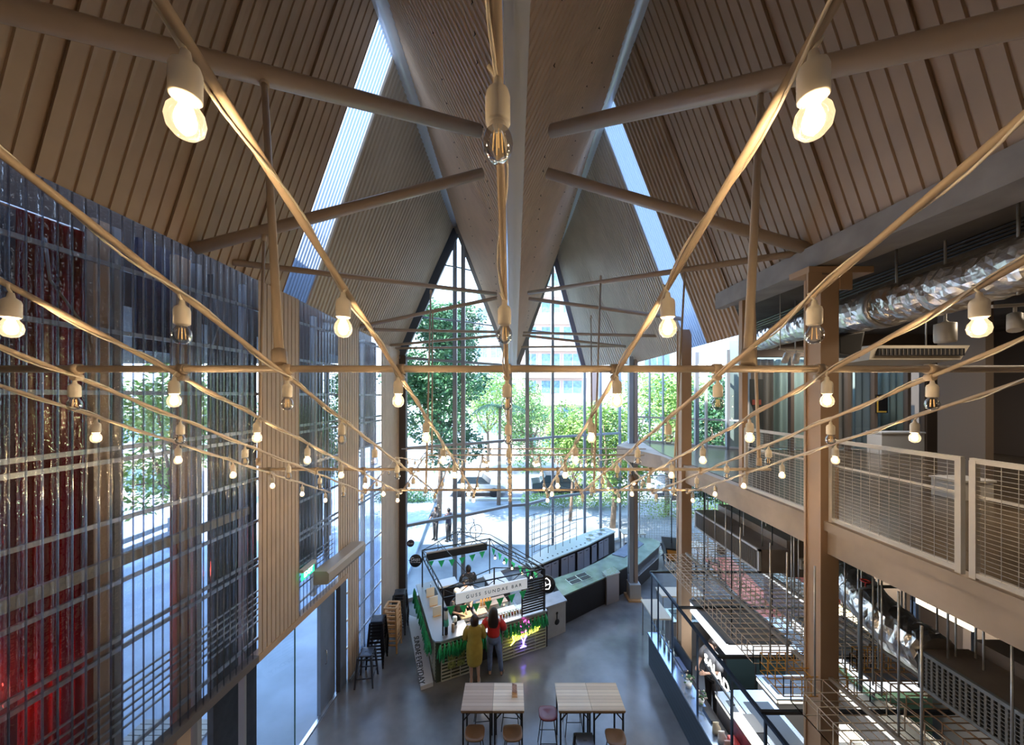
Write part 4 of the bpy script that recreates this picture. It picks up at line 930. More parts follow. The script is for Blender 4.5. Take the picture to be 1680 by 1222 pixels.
obj('upright_rod', m, mat('dark_rod', (.08,.09,.11), .4), t); m = MB()
for z in (1.25,1.5,1.75,2.0,2.25,2.48):
    m.tube([a+Vector((0,0,z)), b+Vector((0,0,z))], .010, 5).tube([a+Vector((-.22,.3,z)), b+Vector((-.22,.3,z))], .010, 5)
obj('shelf_rod', m, mat('grey_rod', (.3,.33,.37), .4), t)

# ================================================================== TABLES AND STOOLS
pl1 = planks('warm_grey_planks', (.33,.23,.16), (.50,.38,.28)); pl2 = planks('pale_planks', (.50,.38,.26), (.86,.78,.64)); 
def bar_table(x0, x1, y0, y1, m_, label):
    t = thing('bar_table', label, 'table', ((x0+x1)/2,(y0+y1)/2,0), 'plank-topped bar tables')
    obj('table_top', MB().box((x0,y0,1.02),(x1,y1,1.05)), m_, t)
    obj('table_edge', MB().box((x0+.005,y0+.005,.995),(x1-.005,y1-.005,1.02)), brownwood, t)
    for (x, y) in ((x0+.04,y0+.04),(x1-.04,y0+.04),(x0+.04,y1-.04),(x1-.04,y1-.04)):
        sx_ = 1 if x < (x0+x1)/2 else -1
        obj('leg', MB().bar((x,y,0),(x,y,.995), .032).bar((x,y,.82),(x+sx_*.14,y,.985), .018), black, t)
    obj('under_frame', MB().bar((x0+.04,y0+.04,.98),(x1-.04,y0+.04,.98), .025).bar((x0+.04,y1-.04,.98),(x1-.04,y1-.04,.98), .025).bar((x0+.04,y0+.04,.98),(x0+.04,y1-.04,.98), .025).bar((x1-.04,y0+.04,.98),(x1-.04,y1-.04,.98), .025), black, t)
bar_table(-.985,-.38,6.57,7.21, pl1, 'left half of the left bar table pair, greyish brown planks')
bar_table(-.375,.235,6.57,7.21, pl2, 'right half of the left bar table pair, pale planks with a small menu stand')
bar_table(.90,1.545,6.57,7.21, pl2, 'left half of the right bar table pair, pale mixed planks')
bar_table(1.55,2.19,6.57,7.21, planks('mixed_planks', (.48,.34,.22), (.82,.70,.52)), 'right half of the right bar table pair, planks of mixed brown and cream')
t = thing('menu_stand', 'small clear menu stand with pink print on the left pair of bar tables', 'menu stand', (.06,6.93,1.05))
obj('card_holder', MB().add([(.0,6.98,1.06),(.10,6.94,1.06),(.10,6.94,1.24),(.0,6.98,1.24),(.0,6.984,1.06),(.10,6.944,1.06),(.10,6.944,1.24),(.0,6.984,1.24)], [(0,1,2,3),(7,6,5,4),(0,4,5,1),(3,2,6,7),(0,3,7,4),(1,5,6,2)]), mat('pink_print_card', (.7,.5,.5), .4, var=.5, vscale=40), t)
obj('foot', MB().box((-.0,6.86,1.05),(.11,7.0,1.062)), lightwood, t)
def stool_seat():
    m = MB(); n = 24; vs = []
    for j, (f, z) in enumerate(((.0,-.028),(.80,-.03),(1.0,-.015),(1.0,.004),(.93,.012),(.55,-.004),(.0,-.010))):
        for k in range(n):
            a = 2*PI*k/n; c_, s_ = math.cos(a), math.sin(a); e = .55
            r = 1/((abs(c_)**(2/e)+abs(s_)**(2/e))**(e/2))
            vs.append((.185*f*r*c_, .165*f*r*s_, .75+z+.015*(abs(.185*f*r*c_)/.185)**2))
    m.add(vs, [(j*n+k, j*n+(k+1)%n, (j+1)*n+(k+1)%n, (j+1)*n+k) for j in range(6) for k in range(n)], True); return m
def stool(seatm, name, label):
    t = thing(name, label, 'stool', (0,0,0), 'rod-legged bar stools', None, True)
    obj('seat', stool_seat(), seatm, t)
    for a, b in ((1,1),(1,-1),(-1,1),(-1,-1)): obj('leg', MB().tube([(a*.11,b*.10,.725),(a*.19,b*.17,0)], .009, 8), black, t)
    f = .62; x, y = .11+.08*f, .10+.07*f
    obj('foot_ring', MB().tube([(x,y,.28),(-x,y,.28),(-x,-y,.28),(x,-y,.28)], .008, 6, close=True), black, t)
    return t
lea = mat('brown_leather', (.21,.13,.08), .35); mar = mat('maroon_leather', (.17,.035,.055), .35)
st1 = stool(lea, 'bar_stool', 'brown leather bar stool in front of the greyish left table'); st1.location = (-.70,6.44,0)
dup(st1, (.01,6.44,0), .05, 'brown leather bar stool in front of the pale table with the menu stand')
dup(st1, (1.93,6.36,0), -.05, 'brown leather bar stool at the front right corner of the right table pair')
dup(st1, (-.62,7.30,0), .1, 'bar stool pushed in behind the greyish left table, mostly its legs showing')
dup(st1, (-.02,7.38,0), -.1, 'bar stool pushed in behind the pale table with the menu stand')
dup(st1, (1.30,7.28,0), .0, 'bar stool pushed in behind the left half of the right table pair')
st2 = stool(mar, 'bar_stool', 'maroon leather bar stool standing between the two table pairs'); st2.location = (.72,6.84,0)
# pressed metal stool
def metal_stool(seatm, legm, label, h=.75, name='metal_stool'):
    t = thing(name, label, 'stool', (0,0,0), None, None, True); k = .155; b = .215
    m = MB().add([(-k,-k,h-.03),(k,-k,h-.03),(k,k,h-.03),(-k,k,h-.03),(-k,-k,h-.006),(k,-k,h-.006),(k,k,h-.006),(-k,k,h-.006),(-k*.8,-k*.8,h),(k*.8,-k*.8,h),(k*.8,k*.8,h),(-k*.8,k*.8,h)],
        [(0,3,2,1),(0,1,5,4),(1,2,6,5),(2,3,7,6),(3,0,4,7),(4,5,9,8),(5,6,10,9),(6,7,11,10),(7,4,8,11),(8,9,10,11)])
    s = obj('seat', m, seatm, t)
    obj('grip_hole', MB().box((-.035,-.012,h),(.035,.012,h+.002)), black, s)
    for a, c in ((1,1),(1,-1),(-1,1),(-1,-1)):
        obj('leg', MB().hexa([(a*b-.018,c*b-.018,0),(a*b+.018,c*b-.018,0),(a*b+.018,c*b+.018,0),(a*b-.018,c*b+.018,0),(a*k-.028-.0*a,c*k-.028,h-.03),(a*k+.02,c*k-.028,h-.03),(a*k+.02,c*k+.02,h-.03),(a*k-.028,c*k+.02,h-.03)]), legm, t)
    for z, w_ in ((h*.30,.2),(h-.09,.16)):
        m = MB(); q = lerp(b, k, z/h); m.bar((-q,-q,z),(q,-q,z), .012, .03).bar((-q,q,z),(q,q,z), .012, .03).bar((-q,-q,z),(-q,q,z), .012, .03).bar((q,-q,z),(q,q,z), .012, .03)
        obj('crossbar', m, legm, t)
    return t
gun = mat('gunmetal_stool', (.10,.11,.13), .3, .7)
ms = metal_stool(gun, gun, 'grey pressed metal stool standing before the front table of the right pair'); ms.location = (1.35,6.30,0)
d_ = dup(ms, (-3.62,8.50,0), .1, 'single gunmetal stool beside the side door, front of the stacks')
def stack(x, y, n, proto, label, name, grp, dz=.085, rot=.1, k0=0):
    for k in range(k0, n):
        o = dup(proto, (x+.004*k,y+.004*k,dz*k), rot, label % ('lowest' if k == 0 else 'topmost' if k == n-1 else ordn(k)+' from the floor'), grp); o.name = name
bk = metal_stool(mat('black_metal_stool', (.018,.02,.028), .3, .4), MATS['black_metal_stool'], 'black metal stool in the stack behind the single stool, lowest'); bk.location = (-3.60,9.10,0); bk.rotation_euler.z = .1; bk['group'] = 'black stacked stools'
stack(-3.60,9.10,6,bk,'black metal stool in the stack behind the single stool, %s','metal_stool','black stacked stools',k0=1)
stack(-3.42,10.35,6,ms,'grey metal stool in the furthest stack by the glazing corner, %s','metal_stool','grey stacked stools')
def wood_stool(label):
    t = thing('wooden_stool', label, 'stool', (0,0,0), None, None, True); k = .16; b = .20; h = .74
    obj('seat_frame', MB().bar((-k,-k,h),(k,-k,h), .05,.03).bar((-k,k,h),(k,k,h), .05,.03).bar((-k,-k,h),(-k,k,h), .05,.03).bar((k,-k,h),(k,k,h), .05,.03), lightwood, t)
    for a, c in ((1,1),(1,-1),(-1,1),(-1,-1)): obj('leg', MB().bar((a*b,c*b,0),(a*k,c*k,h), .035), lightwood, t)
    for z in (.22,.5):
        m = MB(); q = lerp(b,k,z/h); m.bar((-q,-q,z),(q,-q,z), .02,.035).bar((-q,q,z),(q,q,z), .02,.035).bar((q,-q,z),(q,q,z), .02,.035).bar((-q,-q,z),(-q,q,z), .02,.035)
        obj('stretcher', m, lightwood, t)
    return t
ws = wood_stool('pale wooden stool, lowest of the wooden stack by the side wall'); ws.location = (-3.38,9.62,0); ws['group'] = 'wooden stacked stools'
for k in range(1,5): dup(ws, (-3.38,9.62,.12*k), 0, 'pale wooden stool in the wooden stack by the side wall, %s' % ('topmost' if k == 4 else ordn(k)+' from the floor'), 'wooden stacked stools')
# ================================================================== MARKET HALL UNDER THE GALLERY
tile = mat('dark_tile', (.022,.035,.05), .35, var=.3, vscale=2); n = tile.node_tree.nodes; L = tile.node_tree.links
br = n.new('ShaderNodeTexBrick'); tcc = n.new('ShaderNodeTexCoord'); mpp = n.new('ShaderNodeMapping'); mpp.inputs['Rotation'].default_value = (PI/2, 0, PI/2)
L.new(tcc.outputs['Object'], mpp.inputs[0]); L.new(mpp.outputs[0], br.inputs['Vector']); br.inputs['Scale'].default_value = 4.5
br.inputs['Color1'].default_value = (.02,.035,.055,1); br.inputs['Color2'].default_value = (.03,.05,.075,1); br.inputs['Mortar'].default_value = (.005,.006,.008,1); br.inputs['Mortar Size'].default_value = .03
L.new(br.outputs[0], n['Principled BSDF'].inputs['Base Color'])
bluesteel = mat('steel_top_blue_reflection', (.35,.45,.62), .2, .8)  # plain steel, its blue reflection put into the base colour
t = thing('market_counter', 'long low counter faced in dark tiles with a steel ledge', 'counter', (3.8,5.5,0))
obj('tiled_front', MB().box((3.62,1.5,0),(3.74,9.04,.80)), tile, t)
obj('steel_ledge', MB().box((3.60,1.5,.80),(3.92,9.06,.84)), bluesteel, t)
obj('body', MB().box((3.74,1.5,0),(4.05,9.04,.78)), shade, t)
t = thing('stall_rack', 'blue-black steel post and rail frame over the market counter', 'frame', (3.7,5.5,.84))
obj('top_rail', MB().bar((3.62,1.5,2.5),(3.62,8.92,2.5), .05,.05), darkblue, t)
for y in (8.9,8.5,7.75,6.7,5.65,4.9,3.9,2.9): obj('post', MB().bar((3.64,y,.84),(3.64,y,2.5), .03), darkblue, t)
for y in (8.9,7.4,6.0,4.95,3.9): obj('cross_rail', MB().bar((3.6,y,2.52),(6.4,y,2.52), .045), black, t)
obj('mid_rail', MB().bar((3.64,7.2,1.25),(3.64,8.9,1.25), .02), darkblue, t)
glowwhite = mat('lit_canopy_side', (1,1,1), .5, emit=(.93,.97,1), estr=.72)
def lightbox(x0,x1,y0,y1,z0,z1,label):
    t = thing('light_canopy', label, 'light canopy', ((x0+x1)/2,(y0+y1)/2,z0), 'lit canopies over the stalls')
    obj('lit_side', MB().box((x0,y0,z0),(x1,y1,z1-.02)), glowwhite, t)
    obj('top_panel', MB().box((x0+.02,y0+.02,z1-.02),(x1-.02,y1-.02,z1)), mat('dull_top', (.27,.26,.27), .6, var=.2), t)
    obj('edge_trim', MB().bar((x0,y0,z1),(x1,y0,z1), .05,.03).bar((x0,y0,z1),(x0,y1,z1), .05,.03).bar((x1,y0,z1),(x1,y1,z1), .05,.03).bar((x0,y1,z1),(x1,y1,z1), .05,.03), mat('grey_trim', (.2,.22,.27), .4), t)
    for (x, y) in ((x0+.2,y0+.2),(x1-.2,y0+.2),(x0+.2,y1-.2),(x1-.2,y1-.2)): obj('hanger', MB().tube([(x,y,z1),(x,y,4.99)], .012, 6), black, t)
lightbox(4.02,5.2,6.36,7.7,2.24,2.50,'white glowing canopy box over the near market stall')
lightbox(5.9,7.0,5.6,7.2,2.25,2.45,'white glowing canopy box of the stall deeper under the gallery')
# lit letters
t = thing('lit_letter_sign', 'white glowing letters standing on the market stall counter', 'sign', (4.15,6.5,1.05))
text('SALAD', .27, frameM((4.17,7.40,1.45),(.0,-1,-.0),(0,0,1)), mat('letter_glow', (1,1,1), emit=(1,.97,.85), estr=2.2), t, align='LEFT', ext=.008, shear=.0, space=1.05)
obj('rail', MB().bar((4.17,7.42,1.31),(4.17,6.4,1.31), .03).bar((4.17,6.5,1.05),(4.17,6.5,1.31), .02).bar((4.17,6.95,1.05),(4.17,6.95,1.31), .02), black, t)
# stall counters
lit_edge = mat('lit_counter_front', (1,1,.95), .5, emit=(1,.96,.84), estr=.5)
def scounter(x0,x1,y0,y1,h,label,lit=True):
    t = thing('stall_counter', label, 'counter', ((x0+x1)/2,(y0+y1)/2,0), 'steel stall counters')
    obj('body', MB().box((x0+.03,y0+.03,0),(x1-.03,y1-.03,h-.03)), mat('counter_taupe', (.22,.21,.21), .5), t)
    obj('worktop', MB().box((x0,y0,h-.03),(x1,y1,h)), steel, t)
    if lit: obj('lit_strip', MB().box((x0+.005,y0+.02,h-.10),(x0+.03,y1-.02,h-.035)).box((x0+.05,y0+.005,h-.10),(x1-.05,y0+.03,h-.035)), lit_edge, t)
    obj('basin', MB().box((x0+.12,lerp(y0,y1,.2),h),(x1-.12,lerp(y0,y1,.55),h+.012)).box((x0+.1,lerp(y0,y1,.6),h),(x1-.1,lerp(y0,y1,.9),h+.01)), mat('dark_steel', (.10,.11,.12), .3, .8), t)
    return t
scounter(4.55,5.25,4.3,7.15,.95,'steel counter with lit edges running along inside the near stall')
scounter(5.35,6.6,6.9,7.5,.98,'steel cross counter with a glowing front behind the near stall')
scounter(5.6,6.3,3.0,6.4,.95,'second steel counter further under the gallery')
scounter(4.15,4.45,4.85,7.0,1.05,'narrow display counter behind the tiled front')
scounter(6.9,7.6,4.0,9.5,.95,'long counter deep under the gallery')
scounter(4.4,6.3,9.3,9.9,.95,'steel counter at the far end behind the canopy box', False)
scounter(8.8,9.6,5.0,12,.95,'counter against the far row of stalls')
t = thing('tall_fridge', 'black glass-fronted fridge behind the near stall', 'fridge', (5.6,8.3,0))
obj('body', MB().box((5.0,8.0,0),(6.4,8.6,1.5)), shade, t); obj('glass_door', MB().box((5.02,7.985,.1),(5.68,7.995,1.45)).box((5.72,7.985,.1),(6.38,7.995,1.45)), mat('fridge_glass', (.02,.035,.04), .1), t)
obj('blue_strip', MB().box((5.0,7.98,1.46),(6.4,8.0,1.5)), mat('blue_strip_light', (.2,.4,1), emit=(.2,.45,1), estr=2.5), t)
rs = random.Random(21)
# stock on the counter
def potplant(x, y, z, label):
    t = thing('flower_pot', label, 'flower pot', (x,y,z), 'flowers on the market ledge')
    obj('pot', MB().lathe([(.0001,z),(.05,z),(.07,z+.10),(.0001,z+.10)], (x,y,0), 12), white, t)
    m = MB(); m2 = MB()
    for k in range(26):
        a = rs.uniform(0, 6.28); r_ = rs.uniform(.02,.12); zz = z+.12+rs.uniform(0,.16)
        m.ball((x+r_*math.cos(a),y+r_*math.sin(a),zz), .018, 5, 4) if k % 2 else m2.ball((x+r_*math.cos(a),y+r_*math.sin(a),zz-.03), .024, 5, 3, 1.3, .7, .5)
    obj('flowers', m, mat('pink_white_flowers', (.7,.25,.25), .6, var=.8, vscale=18, var2=(.9,.85,.7)), t); obj('foliage', m2, leafd, t)
potplant(3.80,7.35,.84,'pot of pink and white flowers on the steel ledge, the further one')
potplant(3.84,6.95,.84,'pot of pink and white flowers on the steel ledge, the nearer one')
def product(name, label, cat, x, y, z, sx_, sy_, sz_, m_, cap=None):
    t = thing(name, label, cat, (x,y,z)); obj('body', MB().box((x-sx_/2,y-sy_/2,z),(x+sx_/2,y+sy_/2,z+sz_)), m_, t)
    if cap: obj('lid', MB().box((x-sx_/2-.005,y-sy_/2-.005,z+sz_),(x+sx_/2+.005,y+sy_/2+.005,z+sz_+.015)), cap, t)
    return t
product('glass_jar_box', 'clear storage box with dark lid beside the glowing letters', 'storage box', 4.30,6.1,1.05,.24,.34,.2, mat('clear_blue_box', (.35,.42,.55), .1), black)
product('menu_board', 'black chalk menu board with green writing leaning on the counter', 'menu board', 3.94,5.45,.84,.04,.42,.42, mat('chalkboard', (.02,.03,.025), .7, var=.9, vscale=20, var2=(.1,.3,.15)))
product('red_package', 'red package on the counter near the chalk menu board', 'package', 3.94,6.05,.84,.12,.2,.16, mat('pack_red', (.6,.03,.03), .4))
product('dark_tray', 'dark tray leaning beside the red package', 'tray', 3.86,6.68,.84,.10,.3,.05, black)
product('blue_tray', 'stack of blue and white papers at the far end of the ledge', 'papers', 3.92,7.95,.84,.2,.4,.04, mat('paper_blue', (.35,.45,.75), .6))
product('screen_board', 'black screen panel near the far posts of the stall frame', 'panel', 4.0,8.0,.84,.03,.8,.35, black)
for k in range(9):
    y = 6.35-.17*k; 
    t = thing('goods_bag', 'crumpled %s bag in the row on the ledge, %s from the far end' % (['cream','white','pink','brown'][k%4], ordn(k)), 'bag', (3.80,y,.84), 'bags of goods on the market ledge')
    obj('bag', MB().loft([(3.80,y,.84,.07,.06),(3.81,y,.93,.075,.065),(3.79,y,1.0,.055,.03),(3.79,y,1.04,.06,.012)], 10), mat('bag_%d' % (k%4), [(.6,.53,.4),(.75,.75,.75),(.6,.4,.42),(.3,.18,.1)][k%4], .6), t)
for k in range(7):
    y = 8.75-.12*k; t = thing('water_glass', 'clear glass bottle at the far end of the steel ledge, %s from its end' % ordn(k), 'bottle', (3.80,y,.84), 'glass bottles on the ledge end')
    obj('bottle', MB().lathe([(.0001,.84),(.03,.84),(.032,.98),(.012,1.03),(.012,1.08),(.0001,1.08)], (3.80+.05*(k%2),y,0), 10), mat('bottle_glass', (.5,.62,.66), .1, spec=.8), t)
# lit menu case and red fridge in front
t = thing('lit_display_case', 'low display case with a pale lit menu strip at the front of the market', 'display case', (4.07,5.5,.84))
obj('case', MB().box((4.02,4.85,.80),(4.13,6.2,1.3)), mat('red_dark_case', (.20,.03,.04), .3, var=.6, vscale=8), t)
obj('lit_strip', MB().box((3.99,4.85,1.30),(4.16,6.2,1.36)), mat('strip_glow', (1,1,1), emit=(.9,1,.85), estr=.8), t)
# wire canopies
def wirebox(x0,x1,y0,y1,z0,z1,c,m_,label,r=.0045):
    t = thing('wire_canopy', label, 'wire canopy', ((x0+x1)/2,(y0+y1)/2,z0), 'wire mesh canopies hanging under the gallery'); 
    nx, ny, nz = max(1,round((x1-x0)/c)), max(1,round((y1-y0)/c)), max(1,round((z1-z0)/c))
    m = MB()
    for k in range(ny+1):
        y = lerp(y0,y1,k/ny); m.bar((x0,y,z1),(x1,y,z1), r*2); m.bar((x0,y,z0),(x0,y,z1), r*2); m.bar((x1,y,z0),(x1,y,z1), r*2)
        if nz > 1 or c > .15: m.bar((x0,y,z0),(x1,y,z0), r*2)
    for k in range(nx+1):
        x = lerp(x0,x1,k/nx); m.bar((x,y0,z1),(x,y1,z1), r*2); m.bar((x,y0,z0),(x,y0,z1), r*2); m.bar((x,y1,z0),(x,y1,z1), r*2)
        if c > .15: m.bar((x,y0,z0),(x,y1,z0), r*2)
    for k in range(nz):
        z = lerp(z0,z1,k/nz); m.bar((x0,y0,z),(x0,y1,z), r*2); m.bar((x1,y0,z),(x1,y1,z), r*2)
    obj('wire_mesh', m, m_, t)
    m = MB().bar((lerp(x0,x1,.5),y0,z1+.02),(lerp(x0,x1,.5),y1,z1+.02), .05,.04)
    obj('channel', m, mat('grey_channel', (.36,.34,.32), .5), t)
    for (fx, fy) in ((.1,.15),(.9,.15),(.1,.85),(.9,.85),(.5,.5)):
        x, y = lerp(x0,x1,fx), lerp(y0,y1,fy); obj('hanger', MB().tube([(x,y,z1),(x,y,4.99)], .010, 6), galv, t)
    return t
wm = mat('beige_wire', (.74,.64,.54), .4, .1); ym = mat('yellow_wire', (.66,.33,.05), .4); rm = mat('rust_wire', (.42,.26,.16), .5)
wirebox(3.57,4.6,5.05,8.0,3.15,3.40,.13,wm,'fine wire mesh canopy in front of the gallery, its beige wires above the canopy box')
wirebox(4.75,5.85,5.05,9.2,3.15,3.40,.135,wm,'fine wire mesh canopy behind the nearer tan column, running under the air units')
wirebox(3.62,4.6,4.55,4.98,3.10,3.36,.125,ym,'short yellow wire mesh box wrapped round the nearer tan column')
wirebox(3.66,4.7,2.9,4.48,3.10,3.38,.19,wm,'coarse wire mesh canopy at the bottom right of the photo')
wirebox(4.9,5.9,3.0,4.95,3.12,3.38,.17,rm,'rusty wire mesh canopy below the large grille at the right')
wirebox(5.0,5.8,4.95,5.02,3.1,3.42,.12,ym,'narrow yellow wire mesh end seen right of the nearer tan column')
# air handling units
def grille_unit(x, y0, y1, z0, z1, d, gm, fm, label, nl=24, vert=True):
    t = thing('ceiling_air_handler', label, 'air handling unit', (x,(y0+y1)/2,z0), 'air handling units below the gallery')
    obj('casing', MB().box((x+.02,y0,z0),(x+d*.45,y1,z1)).box((x+d*.45,y0+.05,z0-.1),(x+d,y1-.05,z1+.15)), mat('unit_casing', (.30,.26,.24), .45, .3, var=.15), t)
    obj('frame', MB().box((x-.02,y0,z0),(x+.03,y1,z0+.04)).box((x-.02,y0,z1-.04),(x+.03,y1,z1)).box((x-.02,y0,z0),(x+.03,y0+.04,z1)).box((x-.02,y1-.04,z0),(x+.03,y1,z1)), fm, t)
    obj('grille_back', MB().box((x+.005,y0+.04,z0+.04),(x+.02,y1-.04,z1-.04)), black, t)
    m = MB()
    for k in range(nl): y = lerp(y0+.05, y1-.05, (k+.5)/nl); m.box((x-.012,y-.010,z0+.04),(x+.005,y+.010,z1-.04))
    for k in range(1,9 if not vert else 1): z = lerp(z0+.04, z1-.04, k/9); m.box((x-.014,y0+.04,z-.004),(x-.010,y1-.04,z+.004))
    obj('grille_vanes', m, gm, t)
    for yy in (y0+.15, y1-.15): obj('hanger', MB().tube([(x+.15,yy,z1),(x+.15,yy,4.99)], .010, 6).tube([(x+d*.9,yy,z1),(x+d*.9,yy,4.99)], .010, 6), galv, t)
    return t
grille_unit(4.62,6.36,8.6,3.80,4.24,1.2,mat('brown_vane', (.20,.17,.15), .5),mat('pale_frame', (.6,.62,.66), .4),'long grille unit with a pale frame hanging between the two tan columns',46)
grille_unit(4.92,1.8,4.12,3.60,4.05,1.3,mat('grey_vane', (.24,.25,.26), .5),mat('blue_grey_frame', (.27,.32,.38), .4),'large grey grille unit at the bottom right corner of the photo',44,False)
t = thing('control_box', 'small white thermostat box on the dark unit beside the nearer tan column', 'thermostat', (5.5,6.2,3.9))
obj('box', MB().box((5.3,6.26,3.92),(5.47,6.33,4.1)), white, t); obj('screen', MB().box((5.33,6.255,4.03),(5.44,6.262,4.08)), black, t)
t = thing('insulated_duct', 'sagging silver duct below the gallery behind the grille unit', 'duct', (6.3,5.5,3.7))
obj('foil_wrap', duct([(5.15,4.14,3.92),(5.15,4.5,3.95),(5.2,4.9,4.05),(5.38,5.4,4.12),(5.75,6.05,4.2)], .28), silver, t)
t = thing('sprinkler_pipe', 'grey water pipe with a red valve right of the nearer tan column', 'pipe', (4.95,4.9,3.0))
obj('pipe', MB().tube([(4.85,4.75,3.0),(4.85,4.75,4.42),(5.0,4.75,4.45),(6.2,4.75,4.45)], .022, 8), grey_paint, t)
obj('valve_wheel', MB().tube([(4.92+.05*math.cos(a*PI/5),4.75+.05*math.sin(a*PI/5),4.53) for a in range(10)], .010, 6, close=True).tube([(4.92,4.75,4.45),(4.92,4.75,4.53)], .008, 6), mat('valve_red', (.6,.04,.03), .4), t)
solo('yellow_pipe', MB().tube([(5.35,4.4,4.45),(7.2,4.4,4.45)], .022, 8), mat('pipe_yellow', (.6,.38,.05), .4), 'short yellow pipe with a blue end under the gallery', 'pipe')
for k, (x, y) in enumerate(((4.6,4.35),(4.7,5.6),(4.75,5.75),(5.2,4.0),(5.25,3.8),(5.5,3.5),(4.75,7.0))):
    solo('threaded_rod', MB().tube([(x,y,3.42),(x,y,4.99)], .009, 6), galv, 'thin steel suspension rod under the gallery, %s counted from the nearest' % ordn(k), 'rod', 'thin suspension rods')
# far market: salmon floor strip, back wall and stalls
struct('floor_strip', MB().prism([(7.6,8.6),(8.5,8.6),(9.6,15),(8.4,15)], .004, .012), mat('salmon_floor', (.62,.20,.14), .4, var=.2), 'salmon coloured strip of floor in the market hall')
for k, (x, y, col, cn) in enumerate(((7.9,7.4,(.05,.12,.08),'green'),(9.9,9.5,(.5,.3,.1),'amber'),(10.2,7.6,(.25,.2,.4),'violet'),(10.6,11.8,(.5,.12,.08),'red'))):
    t = thing('market_stall', 'small %s market stall with a lit header, deep under the gallery' % cn, 'stall', (x,y,0), 'market stalls deep under the gallery')
    obj('counter', MB().box((x-.6,y-.5,0),(x+.6,y+.5,1.0)), mat('stall_'+cn, col, .5), t)
    obj('back_panel', MB().box((x+.5,y-.5,1.0),(x+.6,y+.5,2.4)), mat('stall_back', (.15,.12,.1), .6), t)
    for c_ in ((-.58,-.48),(-.58,.48)): obj('post', MB().bar((x+c_[0],y+c_[1],1.0),(x+c_[0],y+c_[1],2.4), .04), black, t)
    obj('lit_header', MB().box((x-.62,y-.5,2.2),(x-.56,y+.5,2.42)), mat('header_glow', (1,1,1), emit=(1,.85,.55), estr=2.2), t)
    for j in range(6):
        yy = y-.4+.16*j; obj('goods', MB().lathe([(.0001,1.0),(.05,1.0),(.05,1.14+.03*(j%3)),(.02,1.2+.03*(j%3)),(.0001,1.2+.03*(j%3))], (x-.3,yy,0), 8), mat('goods_%d' % (j%3), [(.6,.45,.2),(.15,.35,.3),(.6,.6,.6)][j%3], .5), t)
    area_lamp('stall_lamp', (x,y,2.35), .7, 24, (1,.85,.62))
area_lamp('stall_lamp', (4.7,6.9,2.2), .9, 26, (.9,.95,1))
area_lamp('stall_lamp', (6.4,6.4,2.2), .9, 26, (1,.95,.85))
area_lamp('stall_lamp', (5.0,3.9,2.6), .6, 10, (1,.92,.8))
# mesh fence and tables beyond
def hitable(x, y, w_, d_, label, rot=0):
    t = thing('high_table', label, 'table', (x,y,0), 'high tables at the end of the hall')
    obj('table_top', MB().box((x-w_/2,y-d_/2,1.0),(x+w_/2,y+d_/2,1.04)), mat('bleached_top', (.62,.56,.46), .5), t)
    for a in (-1,1):
        for b in (-1,1): obj('leg', MB().bar((x+a*(w_/2-.04),y+b*(d_/2-.04),0),(x+a*(w_/2-.04),y+b*(d_/2-.04),1.0), .03), grey_paint, t)
hitable(5.4,15.3,1.0,.55,'high table with a pale top just behind the rear counter')
hitable(7.3,14.0,1.0,.6,'high table seen between the grey column and the further tan column')
hitable(4.1,9.75,.5,.9,'narrow high table with a pale green top at the end of the market frame')
hitable(5.2,10.6,1.3,.5,'high table behind the market frame near the further tan column')
for k, (x, y) in enumerate(((5.1,14.7),(6.3,14.9),(6.9,13.3),(7.8,13.2))):
    dup(ms, (x,y,0), .3*k, 'grey metal stool at the high tables beyond the bar island, %s from the left' % ordn(k), 'stools at the far high tables')
t = thing('mesh_screen', 'tall grid mesh screen standing beyond the market at the back', 'screen', (6.8,15.0,0))
m = MB()
for k in range(28): x = 5.6+.11*k; m.bar((x,15.0,.1),(x,15.0,3.6), .008)
for k in range(32): z = .1+.11*k; m.bar((5.6,15.0,z),(8.6,15.0,z), .008)
obj('wire_mesh', m, mat('white_wire', (.6,.62,.62), .4), t); obj('frame', MB().bar((5.6,15,0),(5.6,15,3.62), .04).bar((8.6,15,0),(8.6,15,3.62), .04).bar((5.6,15,3.62),(8.6,15,3.62), .04), galv, t)
t = thing('stage_spotlight', 'black box spotlight with a lit orange face at the far end of the wire canopy', 'spotlight', (4.35,9.3,2.9))
obj('housing', MB().hexa([(4.10,9.0,2.75),(4.45,8.9,2.70),(4.6,9.4,2.75),(4.2,9.5,2.8),(4.05,9.0,3.1),(4.4,8.9,3.1),(4.55,9.4,3.2),(4.15,9.5,3.2)]), black, t)
obj('lens', MB().quad((4.12,8.985,2.80),(4.42,8.90,2.76),(4.39,8.89,3.06),(4.08,8.985,3.06)), mat('amber_lens', (.5,.25,.05), .4), t)
obj('yoke', MB().tube([(4.3,9.2,3.15),(4.3,9.2,4.99)], .014, 6), black, t)
for k, (x, y, z) in enumerate(((4.25,8.95,4.55),(4.55,9.2,4.6),(3.95,11.2,4.35))):
    t = thing('stage_spotlight', ['grey round spotlight clamped left of the further tan column', 'black round spotlight clamped right of the further tan column', 'brown spotlight hanging beside the grey column'][k], 'spotlight', (x,y,z-.2), 'spotlights under the gallery edge')
    obj('can', MB().lathe([(.0001,-.16),(.09,-.16),(.12,.14),(.11,.14),(.08,.0),(.0001,.0)], (x,y,z), 14, (.2,-.6,-.8)), [steel, black, brownwood][k], t); obj('yoke', MB().tube([(x,y,z),(x,y,5.03)], .012, 6), black, t)
    if k == 2: obj('bulb', MB().ball((x+.02,y-.06,z-.1), .05, 8, 6), mat('warm_spot_glow', (1,.8,.5), emit=(1,.7,.4), estr=12), t)
